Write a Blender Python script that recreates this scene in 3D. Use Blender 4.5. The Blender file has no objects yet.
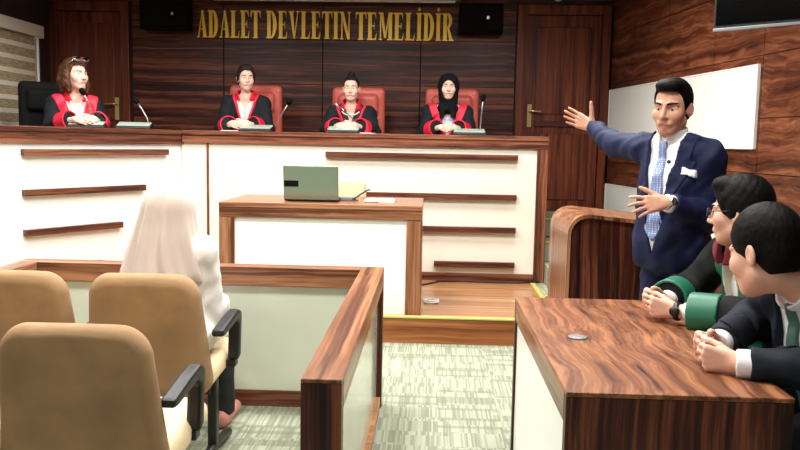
import bpy, bmesh, math, random
import numpy as np
from mathutils import Vector, Matrix

# ------------------------------------------------------------------ camera, light, exposure
scene = bpy.context.scene
COL = scene.collection
random.seed(7)
R_ = math.radians
def cam_axes(yaw, p, r):
    f = np.array([-math.sin(yaw)*math.cos(p), math.cos(yaw)*math.cos(p), -math.sin(p)])
    rt = np.array([math.cos(yaw), math.sin(yaw), 0.0]); up = np.cross(rt, f)
    return rt*math.cos(r)+up*math.sin(r), up*math.cos(r)-rt*math.sin(r), f
CAM_YAW, CAM_PITCH, CAM_ROLL, CAM_H = R_(2.1), R_(6.0), R_(1.06), 1.42
cr, cu, cf = cam_axes(CAM_YAW, CAM_PITCH, CAM_ROLL)
cd = bpy.data.cameras.new('camera'); cam = bpy.data.objects.new('camera', cd); COL.objects.link(cam)
cd.sensor_width = 36.0; cd.lens = 36.0; cd.clip_start = 0.05
m = Matrix.Identity(4)
for i in range(3):
    m[i][0], m[i][1], m[i][2] = cr[i], cu[i], -cf[i]
m[2][3] = CAM_H
cam.matrix_world = m
scene.camera = cam

wd = bpy.data.worlds.new('world'); scene.world = wd; wd.use_nodes = True
bg = wd.node_tree.nodes['Background']; bg.inputs[0].default_value = (1.0, 0.97, 0.93, 1); bg.inputs[1].default_value = 0.07

wn = wd.node_tree.nodes; wl = wd.node_tree.links          # outdoors: a bright sky beyond the window on the left, a dim hall behind
wtc = wn.new('ShaderNodeTexCoord'); wsp = wn.new('ShaderNodeSeparateXYZ'); wl.new(wtc.outputs['Generated'], wsp.inputs[0])
wmr = wn.new('ShaderNodeMapRange'); wmr.inputs['From Min'].default_value = -.35; wmr.inputs['From Max'].default_value = -.6
wmr.inputs['To Min'].default_value = .07; wmr.inputs['To Max'].default_value = 1.6
wl.new(wsp.outputs['X'], wmr.inputs['Value']); wl.new(wmr.outputs[0], bg.inputs[1])

def area(name, loc, size, power, target=None, spread=150, color=(1, 0.985, 0.955)):
    l = bpy.data.lights.new(name, 'AREA'); l.shape = 'RECTANGLE'; l.size, l.size_y = size
    l.energy = power; l.color = color; l.spread = R_(spread)
    o = bpy.data.objects.new(name, l); COL.objects.link(o); o.location = loc
    if target is not None:
        o.rotation_euler = (Vector(target)-Vector(loc)).to_track_quat('-Z', 'Y').to_euler()
    return o
for x in (-2.5, -0.9, 0.7):
    area('ceiling_lamp', (x, 6.1, 3.04), (0.6, 0.6), 36, spread=156)
    area('ceiling_lamp', (x, 4.5, 3.04), (0.6, 0.6), 62, spread=176)
    area('ceiling_lamp', (x, 2.6, 3.04), (0.6, 0.6), 36, spread=150)
    area('ceiling_lamp', (x, 0.4, 3.04), (0.6, 0.6), 6, spread=140)
scene.view_settings.view_transform = 'Standard'
scene.view_settings.look = 'None'
scene.view_settings.gamma = 1.0
scene.view_settings.use_curve_mapping = False
scene.view_settings.exposure = 0.05
scene.cycles.use_denoising = True
scene.cycles.max_bounces = 6
scene.cycles.sample_clamp_indirect = 4.0

# ------------------------------------------------------------------ materials
MATS = {}
def new_mat(name):
    mt = bpy.data.materials.new(name); mt.use_nodes = True
    nt = mt.node_tree; b = nt.nodes['Principled BSDF']
    MATS[name] = mt
    return mt, nt, b
def srgb(r, g, b):
    f = lambda c: (c/12.92 if c <= .04045 else ((c+.055)/1.055)**2.4)
    return (f(r/255), f(g/255), f(b/255), 1)
def plain(name, col, rough=0.5, metal=0.0, noise=0.0, scale=20, bump=0.0, sss=0.0, coat=0.0, sheen=0.0, spec=0.5):
    mt, nt, b = new_mat(name); N = nt.nodes; L = nt.links
    b.inputs['Base Color'].default_value = col; b.inputs['Roughness'].default_value = rough; b.inputs['Metallic'].default_value = metal
    b.inputs['Specular IOR Level'].default_value = spec
    if coat: b.inputs['Coat Weight'].default_value = coat
    if sheen: b.inputs['Sheen Weight'].default_value = sheen; b.inputs['Sheen Roughness'].default_value = 0.5
    if sss:
        b.inputs['Subsurface Weight'].default_value = sss; b.inputs['Subsurface Radius'].default_value = (0.012, 0.005, 0.003); b.inputs['Subsurface Scale'].default_value = 1.0
    if noise or bump:
        tc = N.new('ShaderNodeTexCoord'); n = N.new('ShaderNodeTexNoise'); n.inputs['Scale'].default_value = scale; n.inputs['Detail'].default_value = 5
        L.new(tc.outputs['Object'], n.inputs['Vector'])
        if noise:
            cr_ = N.new('ShaderNodeValToRGB')
            cr_.color_ramp.elements[0].position = .3; cr_.color_ramp.elements[1].position = .7
            cr_.color_ramp.elements[0].color = tuple(c*(1-noise) for c in col[:3])+(1,)
            cr_.color_ramp.elements[1].color = tuple(min(1, c*(1+noise)) for c in col[:3])+(1,)
            L.new(n.outputs['Fac'], cr_.inputs['Fac']); L.new(cr_.outputs['Color'], b.inputs['Base Color'])
        if bump:
            bp = N.new('ShaderNodeBump'); bp.inputs['Strength'].default_value = bump; bp.inputs['Distance'].default_value = 0.004
            L.new(n.outputs['Fac'], bp.inputs['Height']); L.new(bp.outputs['Normal'], b.inputs['Normal'])
    return mt
def wood(name, axis, cols, along=0.45, across=22.0, rough=0.40, wav=0.35, coat=0.04, contrast=(.40, .5, .61), seed=0.0, bump=0.0, turn=0.0):
    """streaky veneer; the grain runs along `axis` of the object"""
    mt, nt, b = new_mat(name); N = nt.nodes; L = nt.links
    tc = N.new('ShaderNodeTexCoord'); oi = N.new('ShaderNodeObjectInfo')
    rnd = N.new('ShaderNodeVectorMath'); rnd.operation = 'SCALE'; rnd.inputs[0].default_value = (7.3, 5.1, 9.7)
    L.new(oi.outputs['Random'], rnd.inputs['Scale'])
    add = N.new('ShaderNodeVectorMath'); tr = N.new('ShaderNodeVectorRotate'); tr.rotation_type = 'Z_AXIS'; tr.inputs['Angle'].default_value = -turn
    L.new(tc.outputs['Object'], tr.inputs['Vector']); L.new(tr.outputs[0], add.inputs[0]); L.new(rnd.outputs[0], add.inputs[1])
    # slow wander of the grain
    w = N.new('ShaderNodeTexNoise'); w.inputs['Scale'].default_value = 2.2; w.inputs['Detail'].default_value = 2
    L.new(add.outputs[0], w.inputs['Vector'])
    ws = N.new('ShaderNodeVectorMath'); ws.operation = 'SCALE'; ws.inputs['Scale'].default_value = wav*0.1
    L.new(w.outputs['Color'], ws.inputs[0])
    ad2 = N.new('ShaderNodeVectorMath'); L.new(add.outputs[0], ad2.inputs[0]); L.new(ws.outputs[0], ad2.inputs[1])
    def layer(al, ac, detail):
        mp = N.new('ShaderNodeMapping')
        mp.inputs['Scale'].default_value = tuple(al if i == axis else ac for i in range(3))
        mp.inputs['Location'].default_value = (seed, seed*2, seed*3)
        L.new(ad2.outputs[0], mp.inputs['Vector'])
        n = N.new('ShaderNodeTexNoise'); n.inputs['Scale'].default_value = 1.0; n.inputs['Detail'].default_value = detail; n.inputs['Roughness'].default_value = .62
        L.new(mp.outputs[0], n.inputs['Vector']); return n
    n1 = layer(along, across, 4); n2 = layer(along*1.7, across*4.2, 3)
    mx = N.new('ShaderNodeMix'); mx.data_type = 'FLOAT'; mx.inputs[0].default_value = 0.33
    L.new(n1.outputs['Fac'], mx.inputs[2]); L.new(n2.outputs['Fac'], mx.inputs[3])
    cr_ = N.new('ShaderNodeValToRGB'); el = cr_.color_ramp.elements
    el[0].position, el[0].color = contrast[0], cols[0]
    el[1].position, el[1].color = contrast[2], cols[2]
    e = el.new(contrast[1]); e.color = cols[1]
    L.new(mx.outputs[0], cr_.inputs['Fac']); L.new(cr_.outputs['Color'], b.inputs['Base Color'])
    b.inputs['Roughness'].default_value = rough; b.inputs['Coat Weight'].default_value = coat; b.inputs['Coat Roughness'].default_value = .2
    b.inputs['Specular IOR Level'].default_value = 0.28
    if bump:
        bp = N.new('ShaderNodeBump'); bp.inputs['Strength'].default_value = bump; bp.inputs['Distance'].default_value = .004
        L.new(mx.outputs[0], bp.inputs['Height']); L.new(bp.outputs['Normal'], b.inputs['Normal'])
    return mt
WAL = [srgb(46, 21, 16), srgb(98, 54, 38), srgb(146, 92, 66)]
WALD = [srgb(30, 12, 10), srgb(74, 35, 25), srgb(126, 70, 49)]
for ax, nm in enumerate('xyz'):
    wood('walnut_'+nm, ax, WAL)
    wood('walnut_dark_'+nm, ax, WALD, across=22)
wood('walnut_rose_y', 1, [srgb(86, 50, 34), srgb(138, 90, 62), srgb(176, 126, 92)], across=20, rough=.28)
wood('walnut_rose_z', 2, [srgb(86, 50, 34), srgb(138, 90, 62), srgb(176, 126, 92)], across=20, rough=.3)
wood('walnut_rose_x', 0, [srgb(86, 50, 34), srgb(138, 90, 62), srgb(176, 126, 92)], across=20, rough=.28)
wood('walnut_top_y', 1, [srgb(40, 20, 13), srgb(110, 65, 42), srgb(162, 108, 72)], along=.4, across=24, wav=1.3, rough=.36, contrast=(.35, .47, .62))
wood('walnut_wing', 0, WAL, turn=math.atan2(-1.54, -.925))
wood('walnut_wall', 1, [srgb(40, 17, 11), srgb(98, 52, 33), srgb(150, 92, 62)], along=.5, across=15, wav=1.7, contrast=(.35, .5, .65), turn=math.atan2(.131, 1.0))
wood('mahogany_z', 2, [srgb(66, 27, 17), srgb(100, 46, 28), srgb(126, 64, 40)], across=18)
wood('mahogany_x', 0, [srgb(66, 27, 17), srgb(100, 46, 28), srgb(126, 64, 40)], across=18)
wood('parquet_x', 0, [srgb(142, 94, 58), srgb(170, 120, 80), srgb(192, 146, 106)], across=14, rough=.25)
wood('step_x', 0, [srgb(112, 60, 30), srgb(146, 88, 48), srgb(168, 110, 66)], across=14, rough=.35)
plain('ivory_panel', srgb(236, 231, 216), .35, noise=.02, scale=6)
plain('white_panel', srgb(244, 243, 238), .3, noise=.015, scale=6)
plain('board_white', srgb(246, 248, 242), .3, noise=.02, scale=4)
plain('grey_green_panel', srgb(214, 218, 200), .16, noise=.02, scale=5, coat=.3)
plain('ceiling_white', srgb(225, 222, 214), .8)
plain('wall_paint', srgb(46, 32, 28), .7, noise=.1, scale=8)
plain('gap_dark', srgb(16, 8, 7), .8)
plain('black_plastic', srgb(16, 16, 18), .4, noise=.1, scale=60)
plain('black_gloss', srgb(6, 6, 7), .12, spec=.25)
plain('black_matte', srgb(11, 11, 12), .8, noise=.15, scale=40, spec=.12)
plain('grey_plastic', srgb(120, 122, 122), .4)
plain('silver', srgb(190, 190, 188), .3, metal=.9)
plain('chrome', srgb(215, 215, 215), .15, metal=1)
plain('brass', srgb(196, 176, 120), .3, metal=.8)
plain('desk_unit', srgb(170, 184, 170), .35, noise=.03, scale=30)
plain('gold', srgb(255, 206, 56), .3, metal=.12, noise=.12, scale=7)
plain('nosing_yellow', srgb(190, 184, 100), .5, noise=.05)
plain('suede', srgb(162, 129, 94), .95, noise=.2, scale=7, bump=.3)
plain('cream_suede', srgb(226, 206, 168), .9, noise=.05, scale=12)
plain('red_leather', srgb(206, 96, 84), .42, noise=.08, scale=12, bump=.1)
plain('black_leather', srgb(24, 26, 30), .45, noise=.1, scale=14, bump=.1)
plain('paper', srgb(245, 245, 240), .7)
plain('laptop_lid', srgb(128, 146, 130), .18, metal=.55, coat=.6)
plain('smoke_white', srgb(220, 220, 215), .5)
plain('skin_fair', srgb(240, 198, 178), .5, noise=.03, scale=30, sss=.12)
plain('skin_tan', srgb(206, 152, 126), .48, noise=.05, scale=30, sss=.12)
plain('skin_olive', srgb(222, 172, 148), .48, noise=.05, scale=30, sss=.12)
plain('lips', srgb(190, 110, 104), .4)
plain('lips_man', srgb(176, 112, 98), .45)
plain('eye_white', srgb(190, 184, 178), .2, coat=.4)
plain('iris', srgb(40, 24, 18), .15, coat=.5)
def hairmat(name, c1, c2):
    wood(name, 2, [c1, c1, c2], along=6, across=90, rough=.55, wav=.5, coat=.0, contrast=(.3, .5, .75), bump=.8)
hairmat('hair_black', srgb(7, 6, 6), srgb(24, 21, 20))
MATS['hair_black'].node_tree.nodes['Principled BSDF'].inputs['Specular IOR Level'].default_value = .1
hairmat('hair_dark_brown', srgb(30, 20, 16), srgb(70, 50, 38))
hairmat('hair_brown', srgb(74, 44, 28), srgb(132, 88, 58))
plain('hijab_black', srgb(13, 15, 17), .85, noise=.15, scale=10, spec=.2)
plain('robe_black', srgb(22, 28, 33), .8, spec=.25, noise=.15, scale=8)
plain('robe_deep_black', srgb(11, 12, 14), .8, spec=.25, noise=.15, scale=8)
plain('robe_red', srgb(222, 28, 58), .55, noise=.08, scale=12)
plain('robe_green', srgb(30, 104, 78), .45, noise=.1, scale=12)
plain('robe_maroon', srgb(104, 16, 36), .55, noise=.08, scale=12)
plain('suit_navy', srgb(14, 23, 60), .7, spec=.3, noise=.1, scale=10)
plain('suit_dark', srgb(20, 25, 36), .75, spec=.25, noise=.12, scale=90)
plain('trouser_black', srgb(20, 22, 28), .75)
plain('shirt_white', srgb(240, 240, 242), .6, noise=.02, scale=8)
plain('shirt_blue', srgb(176, 204, 238), .6, noise=.04, scale=8)
plain('blouse_white', srgb(238, 232, 228), .6, noise=.02, scale=8)
plain('top_dark', srgb(40, 44, 50), .7)
plain('veil_cloth', srgb(202, 184, 172), .75, noise=.05, scale=5, sheen=.2)
plain('shirt_cream', srgb(244, 240, 234), .7, noise=.02, scale=6)
plain('shoe_black', srgb(14, 13, 13), .3)
plain('shoe_pink', srgb(196, 130, 120), .6)
plain('pearl', srgb(222, 214, 196), .25)
plain('gold_trim', srgb(216, 206, 180), .5)
plain('cable_black', srgb(15, 15, 16), .5)
plain('cable_white', srgb(228, 228, 225), .5)
plain('tie_sage', srgb(76, 112, 100), .5, noise=.12, scale=60)

def carpet():
    mt, nt, b = new_mat('carpet'); N = nt.nodes; L = nt.links
    tc = N.new('ShaderNodeTexCoord')
    def cells(sx, sy, off):
        mp = N.new('ShaderNodeMapping'); mp.inputs['Scale'].default_value = (sx, sy, 1); mp.inputs['Location'].default_value = (off, off*.7, 0)
        L.new(tc.outputs['Object'], mp.inputs['Vector'])
        return mp
    def wn(mp):
        fl = N.new('ShaderNodeVectorMath'); fl.operation = 'FLOOR'; L.new(mp.outputs[0], fl.inputs[0])
        w = N.new('ShaderNodeTexWhiteNoise'); w.noise_dimensions = '2D'; L.new(fl.outputs[0], w.inputs['Vector']); return w
    # every tile of the pattern shifts its own stripes
    big = wn(cells(4.2, 5.5, .3))
    stripes = cells(120, 5.5, .3)
    addo = N.new('ShaderNodeVectorMath'); L.new(stripes.outputs[0], addo.inputs[0])
    sc = N.new('ShaderNodeVectorMath'); sc.operation = 'SCALE'; sc.inputs['Scale'].default_value = 37
    L.new(big.outputs['Color'], sc.inputs[0]); L.new(sc.outputs[0], addo.inputs[1])
    fl = N.new('ShaderNodeVectorMath'); fl.operation = 'FLOOR'; L.new(addo.outputs[0], fl.inputs[0])
    w1 = N.new('ShaderNodeTexWhiteNoise'); w1.noise_dimensions = '2D'; L.new(fl.outputs[0], w1.inputs['Vector'])
    bars = wn(cells(3.1, 26, 1.7))
    r1 = N.new('ShaderNodeValToRGB'); r1.color_ramp.elements[0].position = .15; r1.color_ramp.elements[1].position = .75
    r1.color_ramp.elements[0].color = srgb(134, 138, 118); r1.color_ramp.elements[1].color = srgb(168, 172, 152)
    L.new(w1.outputs['Value'], r1.inputs['Fac'])
    r2 = N.new('ShaderNodeValToRGB'); r2.color_ramp.interpolation = 'CONSTANT'
    r2.color_ramp.elements[0].color = (0, 0, 0, 1); r2.color_ramp.elements[1].position = .8; r2.color_ramp.elements[1].color = (.5, .5, .5, 1)
    L.new(bars.outputs['Value'], r2.inputs['Fac'])
    mx = N.new('ShaderNodeMix'); mx.data_type = 'RGBA'
    L.new(r2.outputs['Color'], mx.inputs[0]); L.new(r1.outputs['Color'], mx.inputs[6]); mx.inputs[7].default_value = srgb(118, 124, 104)
    nz = N.new('ShaderNodeTexNoise'); nz.inputs['Scale'].default_value = 260; L.new(tc.outputs['Object'], nz.inputs['Vector'])
    hm = N.new('ShaderNodeMix'); hm.data_type = 'RGBA'; hm.blend_type = 'OVERLAY'; hm.inputs[0].default_value = .35
    L.new(mx.outputs[2], hm.inputs[6]); L.new(nz.outputs['Color'], hm.inputs[7])
    L.new(mx.outputs[2], b.inputs['Base Color'])
    bp = N.new('ShaderNodeBump'); bp.inputs['Strength'].default_value = .4; bp.inputs['Distance'].default_value = .004
    L.new(nz.outputs['Fac'], bp.inputs['Height']); L.new(bp.outputs['Normal'], b.inputs['Normal'])
    b.inputs['Roughness'].default_value = .95; b.inputs['Specular IOR Level'].default_value = .1
carpet()
def tie_dots(name, base, dot):
    mt, nt, b = new_mat(name); N = nt.nodes; L = nt.links
    tc = N.new('ShaderNodeTexCoord'); v = N.new('ShaderNodeTexVoronoi'); v.inputs['Scale'].default_value = 95; v.inputs['Randomness'].default_value = .15
    L.new(tc.outputs['Object'], v.inputs['Vector'])
    r = N.new('ShaderNodeValToRGB'); r.color_ramp.elements[0].position = .3; r.color_ramp.elements[1].position = .42
    r.color_ramp.elements[0].color = dot; r.color_ramp.elements[1].color = base
    L.new(v.outputs['Distance'], r.inputs['Fac']); L.new(r.outputs['Color'], b.inputs['Base Color']); b.inputs['Roughness'].default_value = .45
tie_dots('tie_blue', srgb(112, 132, 178), srgb(186, 196, 218))
def blind_mat():
    mt, nt, b = new_mat('blind_cloth'); N = nt.nodes; L = nt.links
    tc = N.new('ShaderNodeTexCoord'); mp = N.new('ShaderNodeMapping'); mp.inputs['Scale'].default_value = (40, 14, 160)
    L.new(tc.outputs['Object'], mp.inputs['Vector'])
    n = N.new('ShaderNodeTexNoise'); n.inputs['Scale'].default_value = 1; n.inputs['Detail'].default_value = 3; L.new(mp.outputs[0], n.inputs['Vector'])
    r = N.new('ShaderNodeValToRGB'); r.color_ramp.elements[0].color = srgb(150, 130, 96); r.color_ramp.elements[1].color = srgb(200, 184, 150)
    r.color_ramp.elements[0].position = .35; r.color_ramp.elements[1].position = .65
    L.new(n.outputs['Fac'], r.inputs['Fac']); L.new(r.outputs['Color'], b.inputs['Base Color']); b.inputs['Roughness'].default_value = .85
    plain('blind_sheer', srgb(236, 230, 212), .8)
    plain('blind_box', srgb(224, 220, 206), .5)
blind_mat()
mt, nt, b = new_mat('window_glass'); b.inputs['Base Color'].default_value = (.9, .95, 1, 1); b.inputs['Roughness'].default_value = .05; b.inputs['Transmission Weight'].default_value = 1.0
mt, nt, b = new_mat('spectacle_glass'); b.inputs['Base Color'].default_value = (1, 1, 1, 1); b.inputs['Roughness'].default_value = .02; b.inputs['Transmission Weight'].default_value = 1.0; b.inputs['IOR'].default_value = 1.05

# ------------------------------------------------------------------ object helpers
V3 = lambda *a: np.array(a, float)
def tag(o, label=None, cat=None, group=None, kind=None):
    if label: o['label'] = label
    if cat: o['category'] = cat
    if group: o['group'] = group
    if kind: o['kind'] = kind
    return o
def thing(name, label, cat, loc=(0, 0, 0), group=None):
    o = bpy.data.objects.new(name, None); COL.objects.link(o); o.location = loc; o.empty_display_size = .1
    return tag(o, label, cat, group)
def world_loc(o):
    v = Vector((0, 0, 0))
    while o is not None:
        v = v+o.location; o = o.parent
    return v
def link_mesh(me, name, mat, parent=None, loc=None):
    o = bpy.data.objects.new(name, me); COL.objects.link(o)
    for mm in (mat if isinstance(mat, (list, tuple)) else [mat]):
        me.materials.append(MATS[mm] if isinstance(mm, str) else mm)
    if parent is not None: o.parent = parent
    if loc is not None: o.location = loc
    return o
class MB:
    """collects shapes in world coordinates and links them as ONE mesh object"""
    def __init__(s): s.v = []; s.f = []; s.mi = []; s.cur = 0; s.sm = []; s.smooth = False
    def add(s, vs, fs):
        o = len(s.v); s.v += [tuple(map(float, p)) for p in vs]
        for f in fs: s.f.append(tuple(i+o for i in f)); s.mi.append(s.cur); s.sm.append(s.smooth)
        return s
    def box(s, x0, x1, y0, y1, z0, z1, M=None, o=None):
        P = [(x, y, z) for x in (x0, x1) for y in (y0, y1) for z in (z0, z1)]
        if M is not None: P = [tuple(np.array(M)@np.array(p)+(0 if o is None else np.array(o))) for p in P]
        elif o is not None: P = [tuple(np.array(p)+np.array(o)) for p in P]
        return s.add(P, [(0, 1, 3, 2), (4, 6, 7, 5), (0, 4, 5, 1), (2, 3, 7, 6), (0, 2, 6, 4), (1, 5, 7, 3)])
    def prism(s, poly, vec, M=None, o=None):
        """poly: list of 3-D points, vec: extrusion"""
        vec = np.array(vec, float); a = [np.array(p, float) for p in poly]; n = len(a)
        P = a+[p+vec for p in a]
        if M is not None: P = [np.array(M)@p+(0 if o is None else np.array(o)) for p in P]
        F = [tuple(range(n))[::-1], tuple(range(n, 2*n))]+[(i, (i+1) % n, n+(i+1) % n, n+i) for i in range(n)]
        return s.add(P, F)
    def tube(s, path, r, seg=10, caps=True):
        P = [np.array(p, float) for p in path]; n = len(P); rr = r if isinstance(r, (list, tuple)) else [r]*n
        prev = None; rings = []
        for i in range(n):
            t = P[min(i+1, n-1)]-P[max(i-1, 0)]; t = t/(np.linalg.norm(t)+1e-9)
            if prev is None:
                a = np.cross(t, (0, 0, 1)); a = a if np.linalg.norm(a) > .1 else np.cross(t, (1, 0, 0))
            else: a = prev-t*(prev@t)
            a = a/np.linalg.norm(a); prev = a; b_ = np.cross(t, a)
            rings += [P[i]+rr[i]*(a*math.cos(2*math.pi*k/seg)+b_*math.sin(2*math.pi*k/seg)) for k in range(seg)]
        F = [(i*seg+k, i*seg+(k+1) % seg, (i+1)*seg+(k+1) % seg, (i+1)*seg+k) for i in range(n-1) for k in range(seg)]
        if caps: F += [tuple(range(seg))[::-1], tuple(range((n-1)*seg, n*seg))]
        sm = s.smooth; s.smooth = True; s.add(rings, F); s.smooth = sm
        return s
    def lathe(s, prof, c, M=None, seg=20):
        """prof: list of (r, h) about local z"""
        n = len(prof); P = []
        for (r, h) in prof:
            for k in range(seg):
                q = np.array((r*math.cos(2*math.pi*k/seg), r*math.sin(2*math.pi*k/seg), h))
                P.append((np.array(M)@q if M is not None else q)+np.array(c))
        F = [(i*seg+k, i*seg+(k+1) % seg, (i+1)*seg+(k+1) % seg, (i+1)*seg+k) for i in range(n-1) for k in range(seg)]
        F += [tuple(range(seg))[::-1], tuple(range((n-1)*seg, n*seg))]
        sm = s.smooth; s.smooth = True; s.add(P, F); s.smooth = sm
        return s
    def ball(s, c, r, M=None, seg=16, rings=10):
        r = np.array(r if hasattr(r, '__len__') else (r, r, r), float); P = []
        for i in range(rings+1):
            th = math.pi*i/rings
            for k in range(seg):
                ph = 2*math.pi*k/seg
                q = r*np.array((math.sin(th)*math.cos(ph), math.sin(th)*math.sin(ph), math.cos(th)))
                P.append((np.array(M)@q if M is not None else q)+np.array(c))
        F = [(i*seg+k, (i+1)*seg+k, (i+1)*seg+(k+1) % seg, i*seg+(k+1) % seg) for i in range(rings) for k in range(seg)]
        sm = s.smooth; s.smooth = True; s.add(P, F); s.smooth = sm
        return s
    def build(s, name, mat, parent=None, bevel=0.0, segs=2):
        """mesh origin: the parent's base, or the centre of the shape's underside when top-level"""
        A = np.array(s.v)
        loc = None
        if parent is not None: off = np.array(world_loc(parent))
        else:
            off = np.array(((A[:, 0].min()+A[:, 0].max())/2, (A[:, 1].min()+A[:, 1].max())/2, A[:, 2].min())); loc = off
        me = bpy.data.meshes.new(name); me.from_pydata([tuple(p) for p in A-off], [], s.f)
        me.polygons.foreach_set('material_index', s.mi); me.polygons.foreach_set('use_smooth', s.sm)
        bm = bmesh.new(); bm.from_mesh(me)
        bmesh.ops.remove_doubles(bm, verts=bm.verts, dist=1e-6)
        bmesh.ops.dissolve_degenerate(bm, dist=1e-7, edges=bm.edges)
        bmesh.ops.recalc_face_normals(bm, faces=bm.faces)
        if bevel:
            ed = [e for e in bm.edges if len(e.link_faces) == 2 and e.calc_face_angle(0) > .5]
            bmesh.ops.bevel(bm, geom=ed, offset=bevel, segments=segs, affect='EDGES', profile=.5, clamp_overlap=True)
        bm.to_mesh(me); bm.free()
        return link_mesh(me, name, mat, parent, loc)
def box(name, mat, b, parent=None, bevel=0.002, M=None, o=None):
    return MB().box(*b, M=M, o=o).build(name, mat, parent, bevel)
def copy_tree(o, parent=None):
    c = o.copy(); COL.objects.link(c)
    if parent is not None: c.parent = parent
    for ch in [k for k in list(COL.objects) if k.parent == o]: copy_tree(ch, c)
    return c
def rotz(a): c, s_ = math.cos(a), math.sin(a); return np.array([[c, -s_, 0], [s_, c, 0], [0, 0, 1.0]])
def rotx(a): c, s_ = math.cos(a), math.sin(a); return np.array([[1, 0, 0], [0, c, -s_], [0, s_, c]])
def arc2(cx, cy, r, a0, a1, n=8): return [(cx+r*math.cos(R_(a0+(a1-a0)*i/n)), cy+r*math.sin(R_(a0+(a1-a0)*i/n))) for i in range(n+1)]

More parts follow.
